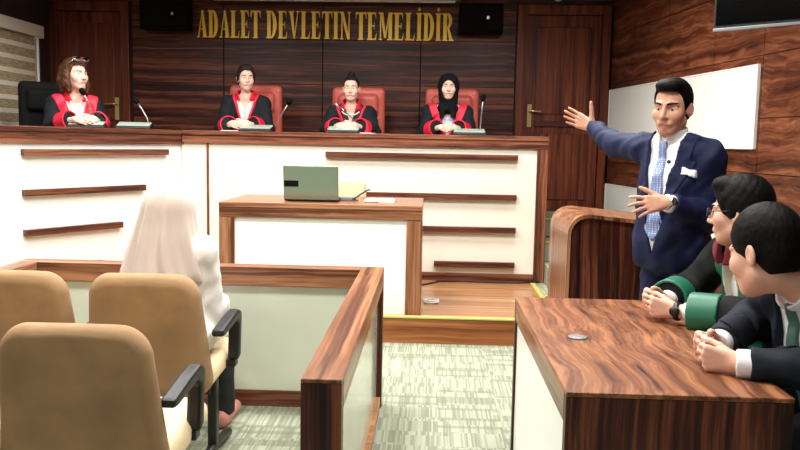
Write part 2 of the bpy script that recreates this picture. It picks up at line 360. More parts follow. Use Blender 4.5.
# ------------------------------------------------------------------ distance-field sculpting: one continuous surface per body, garment or cushion
class Fld:
    def __init__(s, lo, hi, h):
        s.h = h; s.lo = np.array(lo, float)-3*h
        n = np.ceil((np.array(hi, float)+3*h-s.lo)/h).astype(int)+1
        s.ax = [(s.lo[i]+np.arange(n[i])*h).astype(np.float32) for i in range(3)]
        s.d = np.full(n, .06, np.float32)
    def win(s, lo, hi):
        sl = []
        for i in range(3):
            a = int(np.clip(np.floor((lo[i]-s.lo[i])/s.h), 0, s.d.shape[i])); b_ = int(np.clip(np.ceil((hi[i]-s.lo[i])/s.h)+1, 0, s.d.shape[i]))
            sl.append(slice(a, b_))
        X = s.ax[0][sl[0]][:, None, None]; Y = s.ax[1][sl[1]][None, :, None]; Z = s.ax[2][sl[2]][None, None, :]
        return tuple(sl), X, Y, Z
    def _put(s, lo, hi, fn, k, mode):
        m_ = k+.04
        sl, X, Y, Z = s.win(np.array(lo)-m_, np.array(hi)+m_)
        if min(q.stop-q.start for q in sl) <= 0: return s
        b_ = fn(X, Y, Z).astype(np.float32); a = s.d[sl]
        if mode == 'add':
            if k > 0:
                h_ = np.clip(.5+.5*(b_-a)/k, 0, 1); s.d[sl] = b_+(a-b_)*h_-k*h_*(1-h_)
            else: s.d[sl] = np.minimum(a, b_)
        else:
            a = s.d[sl]; nb = -b_
            if k > 0:
                h_ = np.clip(.5-.5*(nb-a)/k, 0, 1); s.d[sl] = nb+(a-nb)*h_+k*h_*(1-h_)
            else: s.d[sl] = np.maximum(a, nb)
        return s
    def cap(s, a, b_, ra, rb=None, k=.02, mode='add', flat=(False, False)):
        rb = ra if rb is None else rb; a = np.array(a, float); b_ = np.array(b_, float); ab = b_-a; L2 = max(ab@ab, 1e-9); L = math.sqrt(L2)
        def fn(X, Y, Z):
            px, py, pz = X-a[0], Y-a[1], Z-a[2]
            tt = (px*ab[0]+py*ab[1]+pz*ab[2])/L2; t = np.clip(tt, 0, 1)
            d = np.sqrt((px-t*ab[0])**2+(py-t*ab[1])**2+(pz-t*ab[2])**2)-(ra+(rb-ra)*t)
            if flat[1]: d = np.maximum(d, (tt-1)*L)
            if flat[0]: d = np.maximum(d, -tt*L)
            return d
        r = max(ra, rb); return s._put(np.minimum(a, b_)-r, np.maximum(a, b_)+r, fn, k, mode)
    def path(s, pts, rs, k=.01, mode='add'):
        for i in range(len(pts)-1): s.cap(pts[i], pts[i+1], rs[i], rs[i+1], k, mode)
        return s
    def ell(s, c, r, M=None, k=.02, mode='add'):
        c = np.array(c, float); r = np.array(r, float); M = np.eye(3) if M is None else np.array(M)
        def fn(X, Y, Z):
            px, py, pz = X-c[0], Y-c[1], Z-c[2]
            q = [(px*M[0, i]+py*M[1, i]+pz*M[2, i]) for i in range(3)]
            k0 = np.sqrt(sum((q[i]/r[i])**2 for i in range(3)))+1e-6; k1 = np.sqrt(sum((q[i]/r[i]**2)**2 for i in range(3)))+1e-6
            return k0*(k0-1)/k1
        e = np.abs(M)@r; return s._put(c-e, c+e, fn, k, mode)
    def rbox(s, c, hf, rad, M=None, k=.0, mode='add', bend=None):
        c = np.array(c, float); hf = np.array(hf, float); M = np.eye(3) if M is None else np.array(M)
        def fn(X, Y, Z):
            px, py, pz = X-c[0], Y-c[1], Z-c[2]
            q = [(px*M[0, i]+py*M[1, i]+pz*M[2, i]) for i in range(3)]
            if bend is not None: q = bend(q)
            q = [np.abs(q[i])-(hf[i]-rad) for i in range(3)]
            return np.sqrt(sum(np.maximum(t, 0)**2 for t in q))+np.minimum(np.maximum(np.maximum(q[0], q[1]), q[2]), 0)-rad
        e = np.abs(M)@(hf+(.08 if bend is not None else 0)); return s._put(c-e, c+e, fn, k, mode)
    def inter(s, fn):
        s.d = np.maximum(s.d, fn(s.ax[0][:, None, None], s.ax[1][None, :, None], s.ax[2][None, None, :]).astype(np.float32)); return s
    def off(s, a): s.d = s.d-np.float32(a); return s
    def pad(s, c, hf, cr, rad, M=None, bend=None, k=.0, mode='add'):
        """cushion: x-z rounded rectangle with corner radius cr, thickness along y rounded by rad"""
        c = np.array(c, float); hf = np.array(hf, float); M = np.eye(3) if M is None else np.array(M)
        def fn(X, Y, Z):
            px, py, pz = X-c[0], Y-c[1], Z-c[2]
            q = [(px*M[0, i]+py*M[1, i]+pz*M[2, i]) for i in range(3)]
            if bend is not None: q = bend(q)
            a = np.abs(q[0])-(hf[0]-cr); b_ = np.abs(q[2])-(hf[2]-cr)
            d2 = np.sqrt(np.maximum(a, 0)**2+np.maximum(b_, 0)**2)+np.minimum(np.maximum(a, b_), 0)-cr
            w0 = d2+rad; w1 = np.abs(q[1])-hf[1]+rad
            return np.minimum(np.maximum(w0, w1), 0)+np.sqrt(np.maximum(w0, 0)**2+np.maximum(w1, 0)**2)-rad
        e = np.abs(M)@(hf+.09); return s._put(c-e, c+e, fn, k, mode)
    def copy(s):
        c = Fld.__new__(Fld); c.h, c.lo, c.ax, c.d = s.h, s.lo, s.ax, s.d.copy(); return c
    def crop(s, lo, hi):
        sl, X, Y, Z = s.win(np.array(lo), np.array(hi)); c = Fld.__new__(Fld); c.h = s.h
        c.ax = [s.ax[i][sl[i]] for i in range(3)]; c.lo = np.array([a[0] for a in c.ax], float); c.d = s.d[sl].copy(); return c
    def ripple(s, amp, wl, seed=0, stretch=(1, 1, 1)):
        rs = np.random.RandomState(seed); X = s.ax[0][:, None, None]; Y = s.ax[1][None, :, None]; Z = s.ax[2][None, None, :]
        n = 0
        for i in range(5):
            v = rs.normal(size=3); v = v/np.linalg.norm(v)*2*math.pi/(wl*(.7+.6*rs.rand()))*np.array(stretch); ph = rs.rand()*6.28
            n = n+np.sin(v[0]*X+v[1]*Y+v[2]*Z+ph+1.3*np.sin((v[1]*X+v[2]*Y+v[0]*Z)*.6))
        s.d = s.d+(n*(amp/2.2)).astype(np.float32); return s
    def mesh(s, name, mat, parent, top=False, smooth_iter=0):
        d = s.d.copy()
        for a in range(3):
            i0 = [slice(None)]*3; i0[a] = 0; d[tuple(i0)] = np.maximum(d[tuple(i0)], 1e-4)
            i0[a] = -1; d[tuple(i0)] = np.maximum(d[tuple(i0)], 1e-4)
        ins = d < 0; nx, ny, nz = d.shape
        cnt = np.zeros((nx-1, ny-1, nz-1), np.int8)
        for i in (0, 1):
            for j in (0, 1):
                for k in (0, 1): cnt += ins[i:nx-1+i, j:ny-1+j, k:nz-1+k]
        act = (cnt > 0) & (cnt < 8); nv = int(act.sum())
        idx = np.full(act.shape, -1, np.int64); idx[act] = np.arange(nv)
        pos = np.zeros((nv, 3)); num = np.zeros(nv); quads = []
        for a in range(3):
            s0 = [slice(None)]*3; s1 = [slice(None)]*3; s0[a] = slice(0, -1); s1[a] = slice(1, None)
            I = np.argwhere(ins[tuple(s0)] != ins[tuple(s1)])
            if not len(I): continue
            J = I.copy(); J[:, a] += 1
            d0 = d[tuple(I.T)].astype(float); d1 = d[tuple(J.T)].astype(float); t = d0/(d0-d1)
            p = I.astype(float); p[:, a] += t
            b_, c_ = (a+1) % 3, (a+2) % 3; nb = []
            for (u, v) in ((0, 0), (-1, 0), (-1, -1), (0, -1)):
                K = I.copy(); K[:, b_] += u; K[:, c_] += v
                ok = np.all((K >= 0) & (K < np.array(act.shape)), axis=1)
                q = np.where(ok, idx[tuple(np.clip(K, 0, np.array(act.shape)-1).T)], -1); nb.append(q)
                g = q >= 0
                for ax in range(3): pos[:, ax] += np.bincount(q[g], weights=p[g, ax], minlength=nv)
                num += np.bincount(q[g], minlength=nv)
            Q = np.stack(nb, 1); good = np.all(Q >= 0, axis=1); Q = Q[good]; fl = d0[good] < 0
            Q[~fl] = Q[~fl][:, ::-1]; quads.append(Q)
        pos = pos/np.maximum(num, 1)[:, None]*s.h+s.lo
        Q = np.concatenate(quads) if quads else np.zeros((0, 4), int)
        if top:
            loc = np.array(((pos[:, 0].min()+pos[:, 0].max())/2, (pos[:, 1].min()+pos[:, 1].max())/2, pos[:, 2].min()))
        else: loc = None
        offv = loc if loc is not None else np.array(world_loc(parent))
        if len(Q):  # keep only the sizeable islands
            lab = np.arange(nv)
            for _ in range(200):
                mn = lab[Q].min(1); new = lab.copy()
                for c_ in range(4): np.minimum.at(new, Q[:, c_], mn)
                new = new[new]
                if np.array_equal(new, lab): break
                lab = new
            u, inv, ct = np.unique(lab, return_inverse=True, return_counts=True)
            keep = ct[inv] > max(30, .01*ct.max())
            Q = Q[keep[Q].all(1)]
            used = np.zeros(nv, bool); used[Q.ravel()] = True; mp = np.cumsum(used)-1; pos = pos[used]; Q = mp[Q]
        me = bpy.data.meshes.new(name); me.vertices.add(len(pos)); me.vertices.foreach_set('co', (pos-offv).ravel())
        me.loops.add(Q.size); me.loops.foreach_set('vertex_index', Q.ravel().astype(np.int32))
        me.polygons.add(len(Q)); me.polygons.foreach_set('loop_start', np.arange(0, Q.size, 4, dtype=np.int32))
        me.polygons.foreach_set('use_smooth', np.ones(len(Q), bool)); me.update(calc_edges=True); me.validate()
        return link_mesh(me, name, mat, parent, loc)
class Frame:
    def __init__(s, o, f, up=(0, 0, 1), sc=1.0):
        f = np.array(f, float); f /= np.linalg.norm(f); r = np.cross(f, np.array(up, float)); r /= np.linalg.norm(r); u = np.cross(r, f)
        s.o = np.array(o, float); s.r, s.f, s.u, s.s = r, f, u, sc; s.M = np.array([r, f, u]).T
    def p(s, x, y, z): return s.o+s.s*(s.r*x+s.f*y+s.u*z)
    def v(s, x, y, z): return s.r*x+s.f*y+s.u*z
    def loc(s, X, Y, Z):
        px, py, pz = X-s.o[0], Y-s.o[1], Z-s.o[2]
        return [(px*a[0]+py*a[1]+pz*a[2])/s.s for a in (s.r, s.f, s.u)]
unit = lambda v: np.array(v, float)/np.linalg.norm(v)

# ------------------------------------------------------------------ the room
def struct(o): o['kind'] = 'structure'; return o
XL, YB, ZP, ZS, ZC = -4.1, 8.6, 0.70, 0.18, 3.1
struct(box('floor', 'carpet', (-6, 4, -1.5, 5.56, -.1, 0), bevel=0))
struct(box('ceiling', 'ceiling_white', (-6, 4, -1.5, 9, ZC, ZC+.1), bevel=0))
struct(box('stage_floor', 'parquet_x', (-4.1, .92, 5.56, 7.5, 0, ZS), bevel=0))
struct(box('step_riser', 'step_x', (-4.1, .92, 5.535, 5.56, 0, ZS), bevel=0))
struct(box('trim_1', 'nosing_yellow', (-4.1, .92, 5.525, 5.575, ZS, ZS+.012)))
struct(box('trim_2', 'nosing_yellow', (.905, .945, 5.575, 7.05, ZS, ZS+.012)))
struct(box('stage_floor_side', 'carpet', (.92, 3.2, 5.56, 6.44, -.1, 0), bevel=0))
struct(box('platform_floor', 'step_x', (-4.1, 1.035, 7.6, 8.6, 0, ZP), bevel=0))
st = MB()
for i, y in enumerate((6.44, 6.84, 7.24, 7.64)):
    st.box(.945 if i == 0 else 1.035, 2.3, y, 8.6, ZS*i if i else 0, ZS+ (ZP-ZS)/3*i)
struct(st.build('stage_steps', 'carpet'))
st = MB()
for i, y in enumerate((6.44, 6.84, 7.24, 7.64)):
    z = ZS+(ZP-ZS)/3*i
    st.box(.95 if i == 0 else 1.036, 2.15-.06*i, y-.012, y+.035, z, z+.01)
struct(st.build('trim_3', 'nosing_yellow'))
# back wall: veneer boards over a dark ground
def wall_boards(name, xs, zs, y, mat, gap=.006):
    mb = MB().box(xs[0]-.02, xs[-1]+.02, y+.015, y+.12, zs[0], zs[-1]+.02); mb.cur = 1
    for i in range(len(xs)-1):
        for j in range(len(zs)-1):
            mb.box(xs[i]+gap, xs[i+1]-gap, y, y+.02, zs[j]+gap/2, zs[j+1]-gap/2)
    return struct(mb.build(name, ['gap_dark', mat], bevel=0))
wall_boards('wall_back', [-3.22, -2.23, -1.17, -.13, .87], [.0, .7, 1.13, 1.56, 2.0, 2.47, 2.8, 3.1], YB, 'walnut_dark_x')
struct(box('wall_back_above_door', 'walnut_dark_x', (.87, 2.0, YB, YB+.12, 2.86, 3.1)))
struct(box('wall_back_above_side_door', 'walnut_dark_x', (-4.2, -3.22, YB, YB+.12, 2.84, 3.1)))
struct(box('wall_back_corner', 'walnut_dark_z', (-4.2, -4.05, YB, YB+.12, 0, 2.84)))
struct(box('wall_back_niche', 'gap_dark', (-4.3, 2.3, YB+.125, YB+.2, 0, 3.1)))
# doors
def door(name, x0, x1, z0, z1, hx):
    fr = struct(MB().box(x0-.11, x0, YB-.03, YB+.1, z0, z1+.1).box(x1, x1+.085, YB-.03, YB+.1, z0, z1+.1)
                .box(x0, x1, YB-.03, YB+.1, z1, z1+.1).build(name, 'mahogany_z', bevel=.008))
    w = x1-x0
    lf = MB().box(x0+.004, x1-.004, YB+.02, YB+.06, z0, z1-.004)
    lf.build('door_leaf', 'mahogany_z', fr, .003)
    for (za, zb) in ((.06, .40), (.50, .94)):
        MB().box(x0+.13*w, x1-.13*w, YB+.005, YB+.022, z0+za*(z1-z0), z0+zb*(z1-z0)).build('door_panel', 'mahogany_z', fr, .012)
    MB().box(x0+.135*w, x1-.135*w, YB+.0, YB+.024, z0+.435*(z1-z0), z0+.465*(z1-z0)).build('door_rail', 'mahogany_x', fr, .006)
    hz = z0+1.02
    h = MB().box(hx-.022, hx+.022, YB+.006, YB+.021, hz-.13, hz+.11)
    sx = 1 if hx < (x0+x1)/2 else -1
    h.tube([(hx, YB+.01, hz+.04), (hx, YB-.045, hz+.04), (hx+.02*sx, YB-.05, hz+.04), (hx+.115*sx, YB-.045, hz+.035)], .009)
    h.build('door_handle', 'brass', fr, .004)
    return fr
door('door_1', .985, 1.765, ZP, 2.76, 1.035)
door('door_2', -4.03, -3.33, ZP, 2.74, -3.40)
# left wall with window
lw = MB().box(XL-.12, XL, -.6, 6.2, 0, ZC).box(XL-.12, XL, 8.35, 8.6, 0, ZC).box(XL-.12, XL, 6.2, 8.35, 0, 1.25).box(XL-.12, XL, 6.2, 8.35, 2.55, ZC)
struct(lw.build('wall_left', 'wall_paint', bevel=0))
wf = MB()
for (a, b_, c_, d_) in ((6.2, 6.26, 1.25, 2.55), (8.29, 8.35, 1.25, 2.55), (6.26, 8.29, 1.25, 1.31), (6.26, 8.29, 2.49, 2.55), (7.25, 7.31, 1.31, 2.49)):
    wf.box(XL-.09, XL-.03, a, b_, c_, d_)
w1 = struct(wf.build('window_1', 'white_panel', bevel=.004))
MB().box(XL-.065, XL-.055, 6.26, 8.29, 1.31, 2.49).build('window_pane', 'window_glass', w1)
bl = thing('roller_blind', 'striped beige zebra roller blind on the window at the far left', 'blind', (XL+.03, 7.3, 1.27))
MB().box(XL, XL+.1, 6.15, 8.24, 2.40, 2.52).build('blind_box', 'blind_box', bl, .006)
mb = MB(); mb2 = MB(); z = 2.40; k = 0
while z > 1.3:
    (mb if k % 2 == 0 else mb2).box(XL+.035+(.006 if k % 2 == 0 else 0), XL+.047, 6.22, 8.14, max(1.28, z-(.085 if k % 2 == 0 else .045)), z)
    z -= .085 if k % 2 == 0 else .045; k += 1
mb.build('blind_cloth', 'blind_cloth', bl, .003); mb2.build('blind_sheer', 'blind_sheer', bl, 0)
MB().box(XL+.03, XL+.055, 6.22, 8.14, 1.255, 1.285).build('bottom_bar', 'blind_box', bl, .004)
MB().tube([(XL+.05, 8.19, 2.42), (XL+.05, 8.19, 1.6)], .006).tube([(XL+.05, 8.21, 2.42), (XL+.05, 8.21, 1.6)], .006).build('pull_cord', 'white_panel', bl)
# right wall, turned a few degrees
WA = math.atan2(.131, 1.0); WM = rotz(WA); WO = (1.875, 8.6, 0)   # local y runs along the wall
ss = [0, -.6, -1.4, -2.26, -2.97, -3.75, -4.6, -5.5, -6.4, -7.3]
mb = MB().box(.015, .12, -10.2, .03, 0, ZC, WM, WO); mb.cur = 1
zs = [0, .62, 1.24, 1.62, 2.05, 2.55, 3.1]
for i in range(len(ss)-1):
    for j in range(len(zs)-1):
        mb.box(0, .02, ss[i+1]+.004, ss[i]-.004, zs[j]+.003, zs[j+1]-.003, WM, WO)
struct(mb.build('wall_right', ['gap_dark', 'walnut_wall']))
def wallboard(name, label, s0, s1, z0, z1):
    t = thing(name, label, 'board', tuple(np.array(WM)@np.array((-.01, (s0+s1)/2, 0))+np.array(WO)+np.array((0, 0, z0))))
    MB().box(-.022, -.004, s0, s1, z0, z1, WM, WO).build('panel', 'board_white', t, .003)
    e = MB()
    for (a, b_, c_, d_) in ((s0-.012, s0, z0-.012, z1+.012), (s1, s1+.012, z0-.012, z1+.012), (s0, s1, z0-.012, z0), (s0, s1, z1, z1+.012)):
        e.box(-.026, -.002, a, b_, c_, d_, WM, WO)
    e.build('edge_strip', 'white_panel', t, .002)
wallboard('whiteboard', 'long plain white board on the wood wall behind the standing man in navy', -2.94, -.04, 1.42, 1.98)
wallboard('whiteboard', 'lower white board on the wood wall behind the lectern', -2.62, -.04, .42, 1.0)

# ------------------------------------------------------------------ gold motto on the back wall
def glyph(ch):
    """quads / polygons of a condensed serif capital; cap height 1, returns (polys, width)"""
    S, T, F = .16, .055, .05   # stem, thin, serif height
    q = lambda x0, x1, y0, y1: [(x0, y0), (x1, y0), (x1, y1), (x0, y1)]
    ser = lambda x0, x1, y: q(x0-.045, x1+.045, y, y+F*.8)
    P = []
    if ch in 'Iİ':
        w = .26; P = [q(.05, .05+S, 0, 1), ser(.05, .05+S, 0), ser(.05, .05+S, 1-F*.8)]
        if ch == 'İ': P.append([(.13, 1.06), (.20, 1.13), (.13, 1.20), (.06, 1.13)])
    elif ch == 'L':
        w = .44; P = [q(.05, .05+S, 0, 1), ser(.05, .05+S, 1-F*.8), q(.005, .40, 0, T), [(.36, T), (.40, T), (.42, .26), (.405, .26)]]
    elif ch == 'E':
        w = .46; P = [q(.05, .05+S, 0, 1), q(.005, .40, 0, T), q(.005, .38, 1-T, 1), q(.2, .32, .49, .54),
                      [(.35, T), (.40, T), (.425, .25), (.41, .25)], [(.335, 1-T), (.38, 1-T), (.395, .78), (.38, .78)], q(.30, .325, .40, .63)]
    elif ch == 'T':
        w = .46; P = [q(.15, .15+S, 0, 1), ser(.15, .15+S, 0), q(.0, .46, 1-T, 1), [(0, 1-T), (.05, 1-T), (.015, .76), (0, .76)], [(.41, 1-T), (.46, 1-T), (.46, .76), (.445, .76)]]
    elif ch == 'D':
        w = .50; P = [q(.05, .05+S, 0, 1), q(.005, .25, 0, T*.9), q(.005, .25, 1-T*.9, 1)]
        n = 14
        for i in range(n):
            a0 = R_(-90+180*i/n); a1 = R_(-90+180*(i+1)/n)
            P.append([(.23+.25*math.cos(a0), .5+.5*math.sin(a0)), (.23+.25*math.cos(a1), .5+.5*math.sin(a1)), (.20+.12*math.cos(a1), .5+.45*math.sin(a1)), (.20+.12*math.cos(a0), .5+.45*math.sin(a0))])
    elif ch == 'R':
        w = .50; P = [q(.05, .05+S, 0, 1), ser(.05, .05+S, 0), q(.005, .22, 1-T*.9, 1), q(.2, .25, .46, .51)]
        n = 12
        for i in range(n):
            a0 = R_(-90+180*i/n); a1 = R_(-90+180*(i+1)/n)
            P.append([(.23+.20*math.cos(a0), .73+.27*math.sin(a0)), (.23+.20*math.cos(a1), .73+.27*math.sin(a1)), (.20+.09*math.cos(a1), .73+.22*math.sin(a1)), (.20+.09*math.cos(a0), .73+.22*math.sin(a0))])
        P += [[(.22, .48), (.30, .48), (.47, .04), (.31, .04)], q(.29, .51, 0, .04)]
    elif ch == 'A':
        w = .50; P = [[(.235, 1.0), (.275, 1.0), (.10, 0), (.055, 0)], [(.22, 1.0), (.31, 1.0), (.47, 0), (.31, 0)], q(.13, .34, .29, .335), q(.0, .15, 0, F*.8), q(.27, .50, 0, F*.8)]
    elif ch == 'V':
        w = .50; P = [[(.03, 1), (.19, 1), (.29, 0), (.22, 0)], [(.39, 1), (.435, 1), (.275, 0), (.24, 0)], q(-.01, .23, 1-F*.8, 1), q(.34, .49, 1-F*.8, 1)]
    elif ch == 'N':
        w = .52; P = [q(.08, .08+T, 0, 1), q(.41, .41+T, 0, 1), [(.04, 1), (.18, 1), (.465, 0), (.36, 0)], ser(.08, .08+T, 0), ser(.41, .41+T, 1-F*.8), q(.0, .12, 1-F*.8, 1)]
    elif ch == 'M':
        w = .64; P = [q(.07, .07+T, 0, 1), q(.44, .44+S, 0, 1), [(.05, 1), (.20, 1), (.345, .08), (.26, .08)], [(.44, 1), (.485, 1), (.335, .08), (.285, .08)], ser(.07, .07+T, 0), ser(.44, .44+S, 0), q(.0, .12, 1-F*.8, 1), q(.5, .64, 1-F*.8, 1)]
    return P, w
ORD = ['first', 'second', 'third', 'fourth', 'fifth', 'sixth', 'seventh', 'eighth', 'ninth']
def motto(word, x0, x1, z, wname):
    gl = [glyph(c) for c in word]; gap = .035; tot = sum(g[1] for g in gl)+gap*(len(gl)-1); sx = (x1-x0)/tot; x = x0; HH = .285
    for i, (P, w) in enumerate(gl):
        mb = MB()
        for k, poly in enumerate(P):
            mb.prism([(x+px*sx, YB-.030-.0006*k, z+py*HH) for px, py in poly], (0, .024+.0006*k, 0))
        o = mb.build('gold_letter', 'gold')
        tag(o, 'gold serif letter %s, %s letter of the %s word on the back wall' % (word[i], ORD[i], wname), 'letter', 'gold letters of the motto on the back wall')
        x += (w+gap)*sx
motto('ADALET', -2.51, -1.83, 2.475, 'first')
motto('DEVLETIN', -1.77, -.87, 2.475, 'middle')
motto('TEMELİDİR', -.82, .21, 2.472, 'last')
# loudspeakers, projection screen case, detector
def speaker(label, x0, x1, z0, z1):
    t = thing('wall_speaker', label, 'speaker', ((x0+x1)/2, YB-.12, z0), 'black boxes high on the back wall')
    MB().box(x0, x1, YB-.24, YB-.05, z0, z1).build('cabinet', 'black_matte', t, .012)
    MB().box(x0+.02, x1-.02, YB-.25, YB-.236, z0+.02, z1-.02).build('grille', 'black_matte', t, .005)
    MB().box((x0+x1)/2-.08, (x0+x1)/2+.08, YB-.06, YB+.0, z0+.06, z1-.06).build('bracket', 'black_plastic', t, .004)
    MB().box(x1-.17, x1-.145, YB-.253, YB-.249, z0+.135, z0+.165).build('badge', 'silver', t)
speaker('black wall speaker box left of the gold motto', -3.05, -2.545, 2.535, 2.88)
speaker('black wall speaker box right of the gold motto', .26, .71, 2.535, 2.83)
t = thing('projection_screen', 'grey roll-up projection screen case above the gold motto', 'screen', (-1.05, 8.5, 2.885))
MB().box(-2.36, .28, 8.42, 8.55, 2.865, 2.98).build('case', 'grey_plastic', t, .02)
MB().box(-2.3, .22, 8.44, 8.49, 2.845, 2.867).build('bottom_bar', 'smoke_white', t, .003)
for x in (-2.1, 0): MB().box(x-.02, x+.02, 8.5, YB, 2.93, 2.98).build('bracket', 'black_plastic', t)
t = thing('motion_sensor', 'small round white sensor above the right-hand door', 'sensor', (1.29, YB-.03, 2.9))
MB().lathe([(.05, 0), (.05, .02), (.035, .035), (.02, .04)], (1.29, YB, 2.945), rotx(math.pi/2)).build('housing', 'smoke_white', t)
# television on a swivel bracket
tvd = unit((1.1, -1.0, 0)); tvn = np.array((tvd[1], -tvd[0], 0)); TM = np.array([tvd, -tvn, (0, 0, 1)]).T; TO = np.array((1.56, 4.62, 2.06))
t = thing('television', 'black flat television on a swivel bracket at the upper right', 'television', tuple(TO+tvd*.5))
MB().box(0, 1.06, .0, .04, 0, .64, TM, TO).build('back_case', 'black_plastic', t, .006)
MB().box(.012, 1.048, -.004, .002, .03, .628, TM, TO).build('screen', 'black_gloss', t)
MB().box(.0, 1.06, -.008, .0, -.003, .014, TM, TO).build('lower_bezel', 'grey_plastic', t, .003)
MB().box(.44, .62, .04, .08, .2, .44, TM, TO).tube([tuple(TO+TM@V3(.53, .06, .32)), tuple(TO+TM@V3(.6, .3, .32)), (2.42, 4.35, 2.38)], .022).build('bracket', 'black_plastic', t)
MB().box(.82, 1.02, .0, .05, -.03, -.006, TM, TO).build('infrared_bar', 'black_plastic', t, .003)

# ------------------------------------------------------------------ judges' bench
bench = thing('judges_bench', 'long walnut and ivory bench in front of the three red chairs', 'bench', (-.6, 7.1, ZS))
BX0, BX1 = -2.215, 1.03
MB().box(BX0, BX1, 7.07, 7.62, 1.44, 1.48).box(BX0, BX1, 7.08, 7.12, 1.37, 1.44).build('worktop', 'walnut_x', bench, .004)
MB().box(.935, BX1, 7.085, 7.6, ZS, 1.44).build('end_column', 'walnut_z', bench, .003)
MB().box(BX0-.012, -2.0, 7.11, 7.14, ZS, 1.37).build('front_panel', 'ivory_panel', bench)
MB().box(-1.985, .935, 7.11, 7.14, ZS+.06, 1.37).build('front_panel', 'ivory_panel', bench)
MB().box(-2.0, -1.982, 7.098, 7.14, ZS, 1.37).build('divider_strip', 'walnut_z', bench)
MB().box(-1.98, .935, 7.095, 7.125, ZS, ZS+.075).build('plinth', 'walnut_x', bench, .002)
for (x0, z) in ((-.93, 1.29), (-.6, .94), (-.28, .648), (.05, .335)):
    MB().box(x0, .765, 7.062, 7.11, z-.024, z+.024).build('slat', 'walnut_x', bench, .002)
# angled wing on the left
wing = thing('bench_wing', 'angled left end of the bench, in front of the judge on the black chair', 'bench', (-2.7, 6.4, ZS))
A_ = V3(-2.215, 7.1, 0); B_ = V3(-3.14, 5.56, 0); wd_ = unit(B_-A_); WL = np.linalg.norm(B_-A_)
wn_ = np.array((wd_[1], -wd_[0], 0)); wn_ = wn_ if wn_[0] > 0 else -wn_     # towards the room (right)
QM = np.array([wd_, -wn_, (0, 0, 1)]).T                                     # local y points behind the front
MB().box(-.03, WL, .03, .06, ZS, 1.37, QM, A_).build('front_panel', 'white_panel', wing)
MB().box(-.02, WL, -.01, .62, 1.44, 1.48, QM, A_).box(-.02, WL, 0, .04, 1.355, 1.44, QM, A_).build('worktop', 'walnut_wing', wing, .004)
MB().box(WL-.04, WL, .06, .6, ZS, 1.44, QM, A_).build('end_panel', 'walnut_z', wing, .003)
s_at = lambda u: u
for (s1_, z) in ((.17, 1.285), (.42, .985), (.66, .685), (.86, .385)):
    MB().box(s1_, 1.52, -.018, .03, z-.024, z+.024, QM, A_).build('slat', 'walnut_wing', wing, .002)

# ------------------------------------------------------------------ clerk's table with its things
tb = thing('clerk_table', 'walnut framed table with white front on the stage, laptop on top', 'table', (-.77, 6.0, ZS))
TZ = .965
MB().box(-1.5, -.05, 5.62, 6.46, TZ-.035, TZ).build('tabletop', 'walnut_rose_x', tb, .004)
MB().box(-1.5, -.05, 5.625, 5.66, TZ-.105, TZ-.035).build('front_rail', 'walnut_rose_x', tb, .003)
for x0 in (-1.5, -.16): MB().box(x0, x0+.11, 5.628, 5.662, ZS, TZ-.106).box(x0, x0+.11, 5.662, 6.44, ZS, TZ-.036).build('side_panel', 'walnut_rose_z', tb, .003)
MB().box(-1.39, -.16, 5.645, 5.665, ZS, TZ-.105).build('front_panel', 'white_panel', tb)
lp = thing('laptop', 'open grey-green laptop with its lid towards the dock', 'laptop', (-.87, 5.92, TZ))
LM = rotz(.03); LO = V3(-1.065, 5.80, TZ)
ca, sa = math.cos(R_(10)), math.sin(R_(10))
MB().box(0, .40, .01, .27, .004, .026, LM, LO).build('base', 'black_plastic', lp, .005)
MB().box(.02, .38, .05, .14, .026, .028, LM, LO).build('keyboard', 'black_matte', lp)
LID = LM@np.array([[1, 0, 0], [0, ca, -sa], [0, sa, ca]])
MB().box(0, .40, -.012, .002, .018, .268, LID, LO).build('lid', 'laptop_lid', lp, .005)
MB().box(.012, .388, .0015, .0035, .035, .258, LID, LO).build('screen', 'black_gloss', lp)
MB().box(.006, .11, -.0135, -.0115, .115, .16, LID, LO).build('sticker', 'black_matte', lp)
mo = thing('computer_mouse', 'small white mouse beside the laptop on the clerk table', 'mouse', (-.43, 5.86, TZ))
MB().ball((-.43, 5.86, TZ+.012), (.055, .034, .018)).build('shell', 'paper', mo)
pp = MB().box(-.40, -.26, 5.86, 6.0, TZ+.001, TZ+.02, rotz(0.0)).build('paper_stack', 'paper', None, .002); tag(pp, 'small white stack of paper at the right of the clerk table', 'paper')
cb = MB().tube([(-.66, 6.05, TZ+.01), (-.60, 6.0, TZ+.008), (-.56, 5.97, TZ+.02), (-.52, 5.99, TZ+.05), (-.48, 6.05, TZ+.075), (-.46, 6.1, TZ+.08)], .006).tube([(-.66, 6.02, TZ+.006), (-.6, 6.04, TZ+.006), (-.54, 5.98, TZ+.006)], .004).build('laptop_cable', 'cable_black'); tag(cb, 'black cable curling up beside the laptop', 'cable')
bx = MB().box(-.70, -.56, 5.98, 6.06, TZ, TZ+.028).build('power_adapter', 'grey_plastic', None, .006); tag(bx, 'grey adapter lying between laptop and mouse', 'adapter')
ck = thing('clerk_chair', 'cream upholstered chair behind the clerk table', 'chair', (-.66, 6.86, ZS))
F = Fld((-.9, 6.66, .6), (-.4, 6.9, 1.14), .012); F.pad((-.665, 6.77, .885), (.125, .045, .22), .075, .04); F.mesh('backrest', 'cream_suede', ck)
F = Fld((-.95, 6.3, .5), (-.35, 6.85, .75), .015); F.rbox((-.665, 6.62, .62), (.24, .22, .05), .04); F.mesh('seat', 'cream_suede', ck)
MB().tube([(-.665, 6.62, .58), (-.665, 6.62, ZS+.08)], .03).tube([(-.665, 6.66, .6), (-.665, 6.84, .62), (-.665, 6.82, .8)], .015).build('column', 'black_plastic', ck)
bs = MB()
